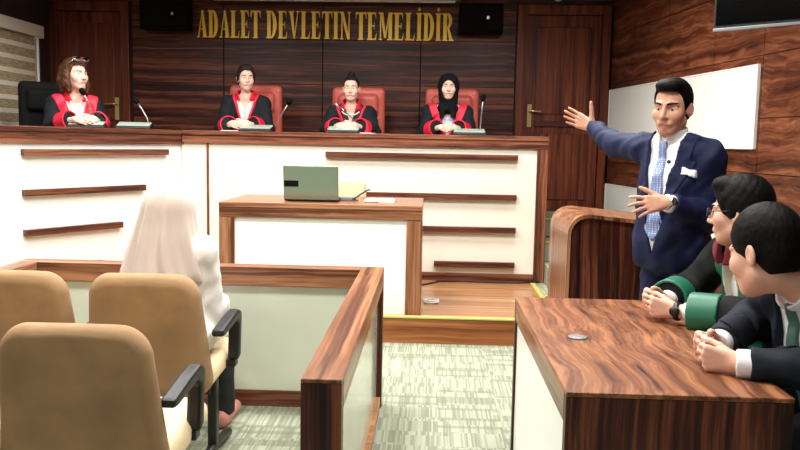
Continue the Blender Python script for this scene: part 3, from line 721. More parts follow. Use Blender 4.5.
for k in range(5):
    a = k*2*math.pi/5; bs.tube([(-.665, 6.62, ZS+.09), (-.665+.24*math.cos(a), 6.62+.24*math.sin(a), ZS+.05)], [.025, .016]).ball((-.665+.24*math.cos(a), 6.62+.24*math.sin(a), ZS+.026), .026)
bs.build('star_base', 'black_plastic', ck)
# cables on the stage
tag(MB().tube([(-.1, 6.75, ZS+.008), (.1, 7.02, ZS+.008), (.3, 7.05, ZS+.008), (.6, 7.03, ZS+.008), (.8, 7.04, ZS+.008), (.98, 7.03, ZS+.02)], .007).build('floor_cable', 'cable_black'), 'black cable lying along the foot of the bench', 'cable')
rg = [(0.03+.055*math.cos(a/10*6.283), 6.06+.055*math.sin(a/10*6.283)+.004*a, ZS+.008+.0005*a) for a in range(22)]
tag(MB().tube(rg, .006).build('cable_coil', 'cable_white'), 'white coil of cable by the leg of the clerk table', 'cable')

# ------------------------------------------------------------------ desk microphones
def mic(label, x, y, head, foam=True, rz=0.0, thin=False, foot=None):
    """a flat desk unit with a gooseneck; head = tip of the neck in world coordinates"""
    z = 1.48; t = thing('desk_microphone', label, 'microphone', (x, y, z), 'microphones along the bench')
    M = rotz(rz); o = V3(x, y, 0)
    pf = [(-.15, -.09, z), (-.15, .09, z), (-.15, .09, z+.055), (-.15, -.075, z+.024), (-.15, -.09, z+.018)]
    MB().prism(pf, (.30, 0, 0), M, o).build('base_unit', 'black_plastic', t, .006)
    pf = [(-.14, -.07, z+.026), (-.14, .08, z+.055), (-.14, .08, z+.064), (-.14, -.07, z+.034)]
    MB().prism(pf, (.28, 0, 0), M, o).build('key_panel', 'desk_unit', t, .003)
    f = o+M@V3(*(foot or (.11, .04, z+.045))); h = np.array(head, float); mid = f*.45+h*.55+V3(0, 0, .02)
    MB().tube([f, f*.75+mid*.25+V3(0, 0, .015), mid, h], .004 if thin else .0065).build('gooseneck', 'chrome' if thin else 'silver', t)
    if foam:
        d = unit(h-mid); F = MB(); F.lathe([(.008, -.03), (.02, -.022), (.026, 0), (.024, .02), (.012, .034)], h, Frame(h, np.cross(d, (0.3, 1, .1)), d).M); F.build('foam_cap', 'black_matte', t)
    else:
        MB().tube([h, h+unit(h-mid)*.05], .009).build('capsule', 'silver', t)
mic('desk microphone bent towards the judge on the black chair', -2.93, 6.76, (-2.955, 6.74, 1.785), rz=.25, foot=(.06, .04, 1.53))
mic('desk microphone on the bench at the corner right of the judge on the black chair', -2.62, 7.02, (-2.63, 7.1, 1.73), rz=.2, foot=(.12, .03, 1.53))
mic('desk microphone leaning right, beside the judge in the open white collar', -1.60, 7.33, (-1.30, 7.33, 1.755), foot=(.16, .04, 1.50))
mic('desk microphone with a thin bare stem in front of the judge with a hair bun', -.80, 7.33, (-.835, 7.3, 1.715), foam=False, thin=True, foot=(.13, .02, 1.54))
mic('desk microphone with an upright stem beside the judge in the black headscarf', .345, 7.33, (.462, 7.34, 1.82), foot=(.10, .04, 1.53))
# small papers under the judges' hands
for (x, y, r, lb) in ((-1.80, 7.42, .1, 'white papers under the hands of the judge in the open white collar'), (-.66, 7.40, -.1, 'white papers by the hands of the judge with a hair bun'), (-2.98, 6.9, .3, 'white papers under the hands of the judge on the black chair')):
    o = MB().box(-.14, .14, -.09, .09, 1.4805, 1.488, rotz(r), (x, y, 0)).build('document', 'paper', None, .001); tag(o, lb, 'paper', 'papers on the bench')

# ------------------------------------------------------------------ dock
dk = thing('dock_railing', 'low three-sided dock of walnut rails with pale panels around the front seats', 'railing', (-1.2, 3.2, 0))
DZ = .75
MB().box(-.352, -.235, 2.231, 4.21, DZ-.10, DZ-.012).box(-.352, -.235, 2.18, 4.21, DZ-.012, DZ).build('top_rail', 'walnut_rose_y', dk, .003)
MB().box(-2.17, -.353, 4.095, 4.21, DZ-.10, DZ).build('top_rail', 'walnut_rose_x', dk, .003)
MB().box(-2.17, -2.06, 1.2, 4.094, DZ-.10, DZ).build('top_rail', 'walnut_rose_y', dk, .003)
MB().box(-.352, -.235, 2.181, 2.23, 0, DZ-.0125).build('post', 'walnut_dark_z', dk, .002)
MB().box(-.352, -.235, 4.14, 4.208, 0, DZ-.101).build('post', 'walnut_dark_z', dk, .002)
MB().box(-2.17, -2.06, 4.14, 4.208, 0, DZ-.101).build('post', 'walnut_dark_z', dk, .002)
MB().box(-2.17, -2.06, 1.2, 1.25, 0, DZ-.101).build('post', 'walnut_dark_z', dk, .002)
MB().box(-.31, -.262, 2.23, 4.14, .06, DZ-.10).build('infill_panel', 'grey_green_panel', dk)
MB().box(-2.06, -.352, 4.125, 4.17, .08, DZ-.10).build('infill_panel', 'grey_green_panel', dk)
MB().box(-2.14, -2.09, 1.25, 4.14, .06, DZ-.10).build('infill_panel', 'grey_green_panel', dk)
MB().box(-.325, -.24, 2.23, 4.14, 0, .06).build('base_rail', 'parquet_x', dk, .002)
MB().box(-2.06, -.352, 4.11, 4.2, 0, .085).build('base_rail', 'walnut_x', dk, .002)
MB().box(-2.165, -2.065, 1.25, 4.14, 0, .06).build('base_rail', 'walnut_y', dk, .002)

# ------------------------------------------------------------------ lawyers' desk
ds = thing('lawyers_desk', 'walnut desk with streaked top where the two seated men lean', 'desk', (.7, 2.8, 0))
DX0, DX1, DY0, DY1 = .383, .995, 2.13, 3.47
MB().box(DX0, DX1, DY0, DY1, .736, .75).build('desktop', 'walnut_top_y', ds, .003)
MB().box(DX0, DX0+.035, DY0+.041, DY1-.041, .655, .736).build('side_rail', 'walnut_rose_y', ds, .002)
MB().box(DX0, DX1, DY0+.002, DY0+.04, 0, .736).build('near_panel', 'walnut_dark_z', ds, .003)
MB().box(DX0, DX1, DY1-.04, DY1-.002, 0, .736).build('far_panel', 'walnut_dark_z', ds, .003)
MB().box(DX0+.01, DX0+.03, DY0+.04, DY1-.04, 0, .655).build('modesty_panel', 'white_panel', ds)
MB().lathe([(.0, 0), (.034, 0), (.034, .004), (.029, .006), (.0, .006)], (.525, 2.75, .75), seg=24).build('cable_grommet', 'grey_plastic', ds)

# ------------------------------------------------------------------ lectern
lc = thing('lectern', 'dark walnut lectern with rounded corner beside the standing man', 'lectern', (1.1, 4.9, 0))
r_ = .12; x0, x1, zt = .795, 1.42, 1.02
zr = zt-.085*(x1-x0-.1)
out = [(x1, 0), (x1, zr)]+[(x, z) for x, z in arc2(x0+r_, zt-r_, r_, 84, 180, 8)]+[(x0, 0)]
ins_ = [(x1-.02, 0), (x1-.02, zr-.022)]+[(x, z) for x, z in arc2(x0+r_, zt-r_, r_-.02, 84, 180, 8)]+[(x0+.02, 0)]
MB().prism([(x, 4.63, z) for x, z in ins_], (0, .60, 0)).build('body', 'walnut_dark_z', lc, 0)
mb = MB(); n_ = len(out)
for i in range(1, n_-1):
    a, b_, c_, d_ = out[i], out[i+1], ins_[i+1], ins_[i]
    mb.prism([(p[0], 4.60, p[1]) for p in (a, b_, c_, d_)], (0, .66, 0))
mb.build('shell_band', 'walnut_rose_z', lc, 0)

# ------------------------------------------------------------------ judges' chairs
def judge_chair(label, x, y, face, ztop, mat, group, name='judge_chair', floor=None, seat=.43, arms=True):
    ZP = globals()['ZP'] if floor is None else floor
    fr = Frame((x, y, 0), face); t = thing(name, label, 'chair', (x, y, ZP), group)
    zs_ = ZP+seat
    P = lambda a, b_, c_: fr.p(a, b_, c_)
    tilt = R_(8); Mb = fr.M@np.array([[1, 0, 0], [0, math.cos(tilt), math.sin(tilt)*-1], [0, math.sin(tilt), math.cos(tilt)]])
    F = Fld(fr.o+(-.5, -.5, .6), fr.o+(.5, .5, ztop+.1), .011)
    hb = (ztop-zs_)/2
    F.rbox(P(0, -.27, zs_+hb), (.265, .055, hb), .05, Mb.T if False else fr.M, bend=lambda q: [q[0], q[1]+.25*q[0]**2*-1.0, q[2]])
    F.rbox(P(0, -.205, ztop-.17), (.20, .05, .10), .045, fr.M, k=.02)
    F.mesh('backrest', mat, t)
    F = Fld(fr.o+(-.5, -.5, zs_-.15), fr.o+(.5, .5, zs_+.1), .013); F.rbox(P(0, .02, zs_-.05), (.26, .26, .06), .05, fr.M); F.mesh('seat', mat, t)
    for sx in ((-1, 1) if arms else ()):
        MB().tube([P(sx*.25, -.22, zs_-.06), P(sx*.30, -.18, zs_+.15), P(sx*.30, .0, zs_+.19), P(sx*.30, .14, zs_+.17), P(sx*.27, .16, zs_-.04)], .02).build('armrest', 'black_plastic', t)
    MB().tube([P(0, 0, zs_-.1), P(0, 0, ZP+.08)], .035).build('column', 'black_plastic', t)
    b2 = MB()
    for k in range(5):
        a = k*2*math.pi/5+.3; e = P(.28*math.cos(a), .28*math.sin(a), ZP+.05); b2.tube([P(0, 0, ZP+.1), e], [.03, .016]).ball((e[0], e[1], ZP+.028), .028)
    b2.build('star_base', 'black_plastic', t)
    return t
gp = "red leather judges' chairs"
judge_chair('red leather chair behind the judge in the open white collar', -1.775, 7.86, (0, -1, 0), 1.95, 'red_leather', gp)
judge_chair('red leather chair behind the judge with a hair bun', -.735, 7.86, (0, -1, 0), 1.945, 'red_leather', gp)
judge_chair('red leather chair behind the judge in the black headscarf', .2, 7.86, (0, -1, 0), 1.945, 'red_leather', gp)
judge_chair('black leather high-back chair at the left end of the bench', -3.39, 7.10, (.5, -.87, 0), 1.90, 'robe_deep_black', "judges' chairs")

judge_chair('black chair of the seated lawyer in the green-trimmed robe', 1.50, 3.12, (-1, 0, 0), .96, 'black_leather', None, 'office_chair', 0.0, .43, False)
judge_chair('black chair of the seated lawyer in the dark suit', 1.47, 2.48, (-1, 0, 0), .94, 'black_leather', None, 'office_chair', 0.0, .43, False)
# ------------------------------------------------------------------ public seating
def row_seat(label, x, y, armx):
    """row chair facing away from the camera; x,y = middle of the seat back's foot"""
    t = thing('row_seat', label, 'chair', (x, y, 0), 'tan upholstered row seats')
    tl = R_(7); Mb = np.array([[1, 0, 0], [0, math.cos(tl), math.sin(tl)], [0, -math.sin(tl), math.cos(tl)]]).T
    F = Fld((x-.3, y-.2, .3), (x+.3, y+.2, .98), .009)
    def bend(q): return [q[0]*(1+.11*(q[2]/.27)), q[1]-.22*q[0]**2+.08*(q[2]+.05)**2, q[2]+.14*q[0]**2]
    F.pad((x, y, .612), (.243, .045, .262), .09, .042, Mb, bend=bend); F.mesh('backrest', 'suede', t)
    F = Fld((x-.3, y-.05, .3), (x+.3, y+.6, .55), .010)
    F.rbox((x, y+.27, .425), (.255, .245, .055), .05, np.array([[1, 0, 0], [0, 1, .05], [0, -.05, 1]]).T); F.mesh('seat', 'cream_suede', t)
    xa = x+armx
    prof = [(y+.02, .632), (y+.20, .656), (y+.30, .664), (y+.345, .650), (y+.352, .621), (y+.330, .445), (y+.28, .435), (y+.300, .598), (y+.27, .618), (y+.06, .600), (y+.02, .604)]
    MB().prism([(xa-.026, a, b_) for a, b_ in prof], (.052, 0, 0)).build('armrest', 'black_plastic', t, .012)
    xl = x+.205
    MB().box(xl-.02, xl+.02, y+.22, y+.27, .05, .385).box(xl-.02, xa+.012, y+.275, y+.328, .405, .438).build('leg', 'black_plastic', t, .006)
    MB().tube([(xl, y+.02, .022), (xl, y+.2, .05), (xl, y+.3, .05), (xl, y+.5, .022)], .022).build('foot', 'black_plastic', t)
    MB().box(x-.235, xl, y+.2, y+.25, .30, .35).build('beam', 'black_plastic', t, .006)
    return t
s1 = row_seat('tan row seat nearest the camera with its armrest at the aisle', -1.035, 2.29, .258)
s2 = row_seat('tan row seat with the woman in the white headscarf sitting on it', -1.145, 3.17, .285)
s3 = copy_tree(s2); s3.location = (-1.145-.545, 3.17, 0); s3['label'] = 'empty tan row seat left of the woman in the white headscarf'
s4 = copy_tree(s1); s4.location = (-1.035-.545, 2.29, 0); s4['label'] = 'tan row seat cut off by the lower left corner of the photo'

# ------------------------------------------------------------------ people
def hand(F, wrist, d, n, side, curl=(20, 25, 15), spread=.12, thumb=(.6, .75, .15), tcurl=10, sc=1.0, fingers=None, k=.006):
    """palm and five fingers; d wrist to knuckles, n out of the palm, side towards the thumb; curl in degrees per joint"""
    d = unit(d); n = unit(np.array(n)-d*(np.array(n)@d)); sd = np.cross(d, n); sd = sd if sd@np.array(side) > 0 else -sd
    w = np.array(wrist, float); S = lambda v: v*sc
    kn = []
    offs = (.029, .009, -.011, -.030); ln = (.073, .081, .075, .060); reach = (.088, .091, .086, .078)
    for i in range(4):
        q = w+S(d*reach[i]+sd*offs[i]); kn.append(q)
        F.cap(w+S(sd*offs[i]*.5+d*.008), q, S(.0145), S(.0115), k=.012)
    for i in range(4):
        c = curl if fingers is None else fingers[i]
        fd = unit(d+sd*spread*(1.0, .3, -.4, -1.1)[i]); p = kn[i]; ang = 0; r = (.0088, .0092, .0088, .0078)[i]
        pts = [p-S(fd*.012)]; rs = [S(r*1.1)]
        for j, fr_ in enumerate((.45, .30, .25)):
            ang += R_(c[j]); v = fd*math.cos(ang)+n*math.sin(ang); p = p+S(v*ln[i]*fr_); pts.append(p); rs.append(S(r*(1-.1*(j+1))))
        F.path(pts, rs, k=.004)
    b0 = w+S(d*.018+sd*.020+n*.006); td = unit(d*thumb[0]+sd*thumb[1]+n*thumb[2]); tn = unit(d*.6-sd*.5+n*.5)
    p1 = b0+S(td*.044); td2 = unit(td+tn*math.sin(R_(tcurl))); p2 = p1+S(td2*.033); td3 = unit(td2+tn*math.sin(R_(tcurl))); p3 = p2+S(td3*.026)
    F.cap(b0, p1, S(.0155), S(.0115), k=.012); F.path([p1, p2, p3], [S(.0112), S(.0100), S(.0082)], k=.004)
def head(F, fr, fem=False, thin=1.0, jaw=1.0):
    s = fr.s; p = fr.p; M = fr.M; E = lambda c, r, k=.02, mode='add', MM=M: F.ell(p(*c), np.array(r)*s, MM, k*s, mode)
    C_ = lambda a, b_, ra, rb=None, k=.01, mode='add': F.cap(p(*a), p(*b_), ra*s, None if rb is None else rb*s, k*s, mode)
    E((0, -.014, .040), (.074, .094, .084), 0)
    E((0, .026, -.032), (.064*thin, .066, .080), .03)
    E((0, .058, -.092*1.0), (.026*jaw, .024, .020), .03)
    for q in (-1, 1):
        C_((q*.048*jaw, .0, -.058), (q*.014, .062, -.092), .018, .016, k=.025)
        E((q*.043*thin, .056, -.022), (.024, .025, .026), .025)                   # cheek
        C_((q*.014, .088, .030), (q*.050, .068, .026), .0085, .007, k=.012)  # brow
        E((q*.031, .094, .005), (.018, .011, .010), .012, 'sub')             # socket
        C_((q*.016, .078, .0115), (q*.046, .070, .010), .0075, .0062, k=.004)   # upper lid
        C_((q*.020, .078, -.004), (q*.044, .071, -.003), .0045, .004, k=.004)
        c = p(q*.077, -.012, -.004); Me = fr.M@rotz(q*.45)
        F.ell(c, np.array((.009, .022, .032))*s, Me, .006*s)
        F.ell(p(q*.087, -.008, 0), np.array((.006, .012, .018))*s, Me, .004*s, 'sub')
    nl = .106 if fem else .112
    C_((0, .088, .022), (0, nl, -.026), .0075, .0115, k=.010)
    for q in (-1, 1): E((q*.011, .097, -.031), (.008, .011, .008), .008)
    C_((-.020, .082, -.059), (.020, .082, -.059), .0125, k=.014)
    C_((0, .083, -.074), (0, .083, -.075), .010, k=.015)
def face_parts(root, fr, skin_lips, brow_mat, fem=False, gaze=(0, 1, 0), thin=1.0, jaw=1.0):
    s = fr.s
    g = unit(fr.v(*gaze))
    for q in (-1, 1):
        c = fr.p(q*.0315, .0705, .0035); mb = MB(); mb.ball(c, .0118*s, fr.M, 14, 10); mb.cur = 1
        mb.ball(c+g*.0042*s, (.0085*s,)*3, fr.M, 12, 8)
        mb.build('eye', ['eye_white', 'iris'], root)
    F0 = Fld(fr.o-.17*s, fr.o+.17*s, .0026); head(F0, fr, fem, thin, jaw)
    def layer(name, mat, grow, fn):
        F = F0.copy(); inner = F0.d+.004; F.off(grow*s); F.d = np.maximum(F.d, -inner)
        F.inter(lambda X, Y, Z: fn(*fr.loc(X, Y, Z))*s); F.mesh(name, mat, root)
    bt = .0030 if fem else .0046
    layer('eyebrows', brow_mat, .0022, lambda x, y, z: np.maximum(np.maximum(np.abs(z-.0275-.0035*np.sin(np.clip((np.abs(x)-.012)/.042, 0, 1)*2.4))-bt*np.clip(1.25-(np.abs(x)-.012)/.060, .3, 1), np.maximum(.0125-np.abs(x), np.abs(x)-.054)), .03-y))
    layer('lips', skin_lips, .0014, lambda x, y, z: np.maximum(np.maximum(np.abs(z+.0605-.0012*np.cos(x*190))-.0085*np.sqrt(np.clip(1-(x/.027)**2, 0, 1))+.0002, np.abs(x)-.0265), .03-y))
def smooth01(x): x = np.clip(x, 0, 1); return x*x*(3-2*x)
def scalp(fr, grow=.010, front=.072, temple=.004, nape=-.055, h=.004, amp=.002, wl=.02, seed=1, stretch=(1, 1, 1), vol=0.0, crown=0.0, fy=.012):
    """short hair: swollen cranium cut along a hairline"""
    s = fr.s; F = Fld(fr.o-.17*s, fr.o+.19*s, h)
    F.ell(fr.p(0, -.017, .043), np.array((.074+grow, .096+grow, .086+grow+crown))*s, fr.M, 0)
    F.ell(fr.p(0, -.045, -.01), np.array((.066+grow*.7, .066+grow*.6, .07))*s, fr.M, .02)
    if vol: F.ell(fr.p(0, .045, .105), np.array((.06, .05, .030+vol))*s, fr.M, .02)
    if amp: F.ripple(amp, wl, seed, stretch)
    def cut(X, Y, Z):
        x, y, z = fr.loc(X, Y, Z)
        zc = nape+(temple-nape)*smooth01((y+.045)/.035)+(front-temple)*smooth01((y-fy)/.045)
        side = temple-.03+0*x
        zc = np.where((y > .0) & (y < fy+.010), np.minimum(zc, np.maximum(side, zc-.03)), zc)
        return (zc-z)*.7*s
    F.inter(cut)
    return F
def neck_torso(F, J, k=.04, slim=1.0):
    T = J['T']; a = slim
    F.ell(T.p(0, 0, .02), (.150*a, .095*a, .19), T.M, 0)
    F.ell(T.p(0, .0, -.20), (.135*a, .095*a, .16), T.M, k)
    F.ell(J['pel'], (.155*a, .11*a, .12), T.M, k)
    F.cap(J['neck'], J['shR'], .05*a, .052*a, k); F.cap(J['neck'], J['shL'], .05*a, .052*a, k)
    hd = J['H']; F.cap(J['neck'], hd.p(0, -.022, -.055), .055*a, .050*a, .02)
def limbs(F, J, slim=1.0, legs=True):
    a = slim
    for q in 'RL':
        F.path([J['sh'+q], J['el'+q], J['wr'+q]], [.048*a, .040*a, .027*a], k=.015)
        if legs:
            F.path([J['hip'+q], J['kn'+q], J['an'+q]], [.078*a, .054*a, .036*a], k=.02); F.cap(J['an'+q], J['toe'+q], .034, .028, .02)
def make_body(root_name, label, J, skin, h, hands, fem=False, slim=1.0, thin=1.0, jaw=1.0, group=None):
    pts = [np.array(J[k]) for k in J if isinstance(J[k], np.ndarray)]+[J['H'].o]
    lo = np.min(pts, 0)-.24; hi = np.max(pts, 0)+.24; lo[2] = max(lo[2], J['floor']-.0)
    F = Fld(lo, hi, h)
    neck_torso(F, J, slim=slim); limbs(F, J, slim); head(F, J['H'], fem, thin, jaw)
    for hd in hands: hand(F, **hd)
    o = F.mesh(root_name, skin, None, top=True)
    return tag(o, label, 'person', group)
def base_joints(T, H, neck, pel, floor, **kw):
    J = dict(T=T, H=H, neck=np.array(neck, float), pel=np.array(pel, float), floor=floor)
    for k, v in kw.items(): J[k] = np.array(v, float)
    return J
def legs_field(J, h, r=(.098, .078, .062), end=0.02, pad=.0):
    pts = [J[k+q] for k in ('hip', 'kn', 'an') for q in 'RL']+[J['pel']]
    F = Fld(np.min(pts, 0)-.2, np.max(pts, 0)+.2, h)
    F.ell(J['pel'], (.170+pad, .128+pad, .13), J['T'].M, 0)
    for q in 'RL':
        F.cap(J['hip'+q], J['kn'+q], r[0], r[1], .03); F.cap(J['kn'+q], J['an'+q]+V3(0, 0, -.03), r[1], r[2], .02, flat=(False, True))
    F.ripple(.003, .08, 3); return F
def shoes(root, J, mat, zf):
    for q in 'RL':
        a, t = J['an'+q], J['toe'+q]; d = unit(V3(t[0]-a[0], t[1]-a[1], 0))
        F = Fld(np.minimum(a, t)-.12, np.maximum(a, t)+.12, .007)
        F.cap(V3(a[0], a[1], zf+.045)-d*.045, V3(t[0], t[1], zf+.035)+d*.03, .042, .034, 0); F.cap(V3(a[0], a[1], zf+.05), V3(a[0], a[1], zf+.10), .045, .044, .02)
        F.inter(lambda X, Y, Z: (zf+.002)-Z+0*X+0*Y); F.mesh('shoe', mat, root)
def top_field(J, h, grow, sl, sends, hem, neckr=.066, rip=.004, seed=5, flare=0.0, wl=.09, chest=(.155, .105, .20)):
    """garment for the upper body. sl: sleeve radii shoulder/elbow/wrist, sends: share of the forearm the sleeve covers, hem: local z of the lower edge"""
    T = J['T']
    pts = [J[k+q] for k in ('sh', 'el', 'wr') for q in 'RL']+[J['neck'], J['pel']]
    F = Fld(np.min(pts, 0)-.24, np.max(pts, 0)+.2, h)
    F.ell(T.p(0, 0, .0), np.array(chest)+grow, T.M, 0)
    F.ell(T.p(0, .0, -.20), (.148+grow, .108+grow, .20), T.M, .06)
    F.ell(J['pel'], (.165+grow+flare, .125+grow+flare, .16), T.M, .06)
    for q in 'RL':
        F.cap(J['neck']+T.v(0, -.005, -.02), J['sh'+q], .058+grow*.6, sl[0], .05)
        e = J['el'+q]+(J['wr'+q]-J['el'+q])*sends
        F.cap(J['sh'+q], J['el'+q], sl[0], sl[1], .03); F.cap(J['el'+q], e, sl[1], sl[2], .02, flat=(False, True))
    if rip: F.ripple(rip, wl, seed)
    def cut(X, Y, Z):
        x, y, z = T.loc(X, Y, Z)
        near = np.maximum(np.abs(x)-.33, np.abs(y)-.33)
        return np.maximum(hem-z, -9+0*near)
    if hem is not None: F.inter(cut)
    H = J['H']; F.cap(J['neck']+T.v(0, .0, .015), H.p(0, -.022, -.06), neckr, neckr, .004, 'sub')
    return F
def band(src, grow, fn):
    """a thin layer lying on a garment where fn<0"""
    inner = src.copy().off(-.009); F = src.copy().off(grow); F.d = np.maximum(F.d, -inner.d); F.inter(fn); return F
def local_fn(T, f): return lambda X, Y, Z: f(*T.loc(X, Y, Z))*T.s

def vcut(F, T, w, y0=0.0):
    """open a garment down the front"""
    def fn(X, Y, Z):
        x, y, z = T.loc(X, Y, Z); return -np.maximum(np.maximum(np.abs(x)-w(z), y0-y), y-.20)
    return F.inter(fn)
def stripe(T, wi, wo, z0, z1, y0=0.0, sgn=0):
    def fn(X, Y, Z):
        x, y, z = T.loc(X, Y, Z); ax = np.abs(x) if sgn == 0 else x*sgn
        return np.maximum(np.maximum(np.maximum(wi(z)-ax, ax-wo(z)), np.maximum(z0-z, z-z1)), np.maximum(y0-y, y-.225))
    return fn
def ring_collar(root, name, J, mat, r=.066, hgt=.045, th=.010, open_=.03, h=.005, flare=.0):
    n0 = J['neck']+J['T'].v(0, .008, -.01); up = unit(J['H'].p(0, -.02, -.06)-J['neck']); F = Fld(n0-.16, n0+.2, h)
    F.cap(n0, n0+up*hgt, r+th+flare, r+th*.6, 0, flat=(False, True)); F.cap(n0-up*.05, n0+up*(hgt+.1), r+flare*.6, r-.004, .002, 'sub')
    T = J['T']; a0 = n0
    def fn(X, Y, Z):
        px, py, pz = X-a0[0], Y-a0[1], Z-a0[2]
        x = px*T.r[0]+py*T.r[1]+pz*T.r[2]; y = px*T.f[0]+py*T.f[1]+pz*T.f[2]; z = px*T.u[0]+py*T.u[1]+pz*T.u[2]
        return np.maximum(-np.maximum(np.abs(x)-open_*(.8+.5*z/hgt), -y), -.02-z)
    F.inter(fn); return F.mesh(name, mat, root)
def cuff(root, name, J, q, mat, s0, s1, r, h=.005, th=.006):
    e, w = J['el'+q], J['wr'+q]; a = e+(w-e)*s0; b_ = e+(w-e)*s1
    F = Fld(np.minimum(a, b_)-r-.03, np.maximum(a, b_)+r+.03, h); F.cap(a, b_, r+th, r+th, 0, flat=(True, True)); d = unit(b_-a)
    F.cap(b_-d*.012, b_+d*.05, r-.006, r-.006, 0, 'sub'); return F.mesh(name, mat, root)

# ---- the bench of judges
def judge(label, x, y, face, top, hface, hair, robe_collar, shirt, spec):
    s = spec.get('hs', .98); f = unit(V3(face[0], face[1], 0)); Hz = top-.135*s
    nk = V3(x, y, Hz-.172*s-.0)
    T = Frame(nk+V3(0, 0, -.235), f)
    H = Frame(nk+f*.028+V3(0, 0, .172*s)+unit(V3(hface[0], hface[1], 0))*.01, hface, sc=s)
    wz = 1.552-T.o[2]; ez = max(1.50-T.o[2], -.13)
    wx = spec.get('wx', .085)
    J = base_joints(T, H, nk, T.p(0, -.02, -.30), ZP, shR=T.p(.165, -.01, .170), shL=T.p(-.165, -.01, .170), elR=T.p(.212, .10, ez), elL=T.p(-.212, .10, ez),
                    wrR=T.p(wx, .335, wz), wrL=T.p(-wx, .335, wz),
                    hipR=T.p(.09, .0, -.32), hipL=T.p(-.09, .0, -.32), knR=T.p(.11, .40, -.34), knL=T.p(-.11, .40, -.34))
    for q, sx in (('R', .11), ('L', -.11)):
        k = J['kn'+q]; J['an'+q] = V3(*(T.p(sx, .36, 0)[:2]), ZP+.09); J['toe'+q] = V3(*(T.p(sx, .52, 0)[:2]), ZP+.035)
    hk = dict(curl=(35, 45, 25), spread=.05, thumb=(.75, .5, .25), sc=.92)
    hands = [dict(wrist=J['wrR'], d=T.v(-.72, .68, -.10), n=T.v(-.6, -.7, -.35), side=T.v(0, .2, 1), **hk), dict(wrist=J['wrL']+V3(0, 0, .004), d=T.v(.72, .68, -.06), n=T.v(.6, -.7, -.35), side=T.v(0, .2, 1), **hk)]
    p = make_body('person', label, J, spec.get('skin', 'skin_fair'), .0052, hands, fem=True, slim=.86, thin=.98, jaw=.85)
    face_parts(p, H, 'lips', hair if hair != 'hijab_black' else 'hair_dark_brown', True, gaze=(spec.get('gx', 0), 1, 0), thin=.98, jaw=.85)
    ws = lambda z: .012+.30*np.clip(z+.05, 0, .3)*spec.get('vw', 1.0)
    S = top_field(J, .007, .004, (.052, .045, .036), .55, -.28, neckr=.056, rip=.002, chest=(.135, .092, .19))
    if spec.get('neck_open', True): vcut(S, T, lambda z: .008+.35*np.clip(z-.10, 0, .2))
    S.mesh('shirt', shirt, p)
    Rb = top_field(J, .007, .022, (.072, .074, .068), spec.get('send', .80), None, neckr=.070, rip=.006, seed=int(abs(x*10))+3, flare=.03, wl=.12, chest=(.140, .095, .195))
    for q in 'RL': Rb.cap(J['hip'+q], J['kn'+q], .11, .095, .05)
    vcut(Rb, T, ws); Rb.mesh('robe', 'robe_black', p)
    bw = spec.get('bw', .05)
    B = band(Rb, .008, stripe(T, lambda z: ws(z)-.004, lambda z: ws(z)+bw*np.clip((z+.32)*2.2, .35, 1.0), spec.get('bz', -.30), .26))
    B.mesh('robe_facing', robe_collar, p)
    ring_collar(p, 'robe_collar', J, robe_collar, r=.072, hgt=spec.get('ch', .06), th=.012, open_=.06, flare=.02)
    for q in 'RL': cuff(p, 'sleeve_cuff', J, q, robe_collar, spec.get('c0', .58), spec.get('send', .80)+.02, .079, th=.007)
    legs_field(J, .011, r=(.085, .065, .055)).mesh('trousers', 'trouser_black', p); shoes(p, J, 'shoe_black', ZP)
    return p, J
# judge on the black chair, turned to the right
p, J = judge('woman judge at the left end with sunglasses pushed up on loose brown hair', -3.14, 6.99, (.62, -.78), 2.085, (.88, -.47, .02), 'hair_brown', 'robe_red', 'blouse_white',
             dict(hs=1.1, bw=.085, ch=.075, c0=.40, vw=1.1))
H = J['H']; F = scalp(H, .012, .074, -.02, -.075, seed=4, vol=.002)
for q in (-1, 1):
    F.path([H.p(q*.060, -.01, .06), H.p(q*.082, .0, -.01), H.p(q*.088, .005, -.075), H.p(q*.078, .02, -.125)], [.03, .030, .033, .022], k=.02)
    F.path([H.p(q*.03, -.08, .05), H.p(q*.06, -.075, -.04), H.p(q*.07, -.06, -.12)], [.05, .045, .03], k=.03)
F.ripple(.0025, .02, 9, (1, 1, .25)); F.mesh('hair', 'hair_brown', p)
g = thing('sunglasses', 'sunglasses resting on top of the brown hair of the judge at the left end', 'sunglasses', tuple(H.p(0, .05, .125)))
for q in (-1, 1): MB().ball(H.p(q*.036, .070, .122), (.034, .007, .025), H.M@rotx(-.9)).build('lens', 'black_gloss', g)
gm = MB()
for q in (-1, 1):
    gm.tube([H.p(q*.036+.033*math.cos(a*.5236), .072-.024*math.sin(a*.5236)*.8, .123+.024*math.sin(a*.5236)*.62) for a in range(13)], .0045, caps=False)
    gm.tube([H.p(q*.064, .072, .118), H.p(q*.086, .03, .085), H.p(q*.088, -.03, .055)], .0028)
gm.tube([H.p(-.006, .078, .119), H.p(.006, .078, .119)], .003); gm.build('frame', 'silver', g)
# judge in the open white collar
p, J = judge('woman judge in an open white shirt collar, dark hair tied back, looking to the right', -1.795, 7.76, (.05, -1), 2.115, (.38, -.92, .0), 'hair_dark_brown', 'robe_red', 'blouse_white', dict(bw=.022, ch=.075, vw=1.05, c0=.50, bz=-.1))
H = J['H']; F = scalp(H, .009, .080, -.005, -.07, seed=7, amp=.002); F.ell(H.p(0, -.115, .0), (.035, .03, .04), H.M, .02); F.ell(H.p(0, .0, .115), (.065, .075, .025), H.M, .02)
for q in (-1, 1): F.path([H.p(q*.035, .06, .10), H.p(q*.075, .030, .04), H.p(q*.080, -.01, -.02)], [.014, .012, .010], k=.015)
F.mesh('hair', 'hair_dark_brown', p)
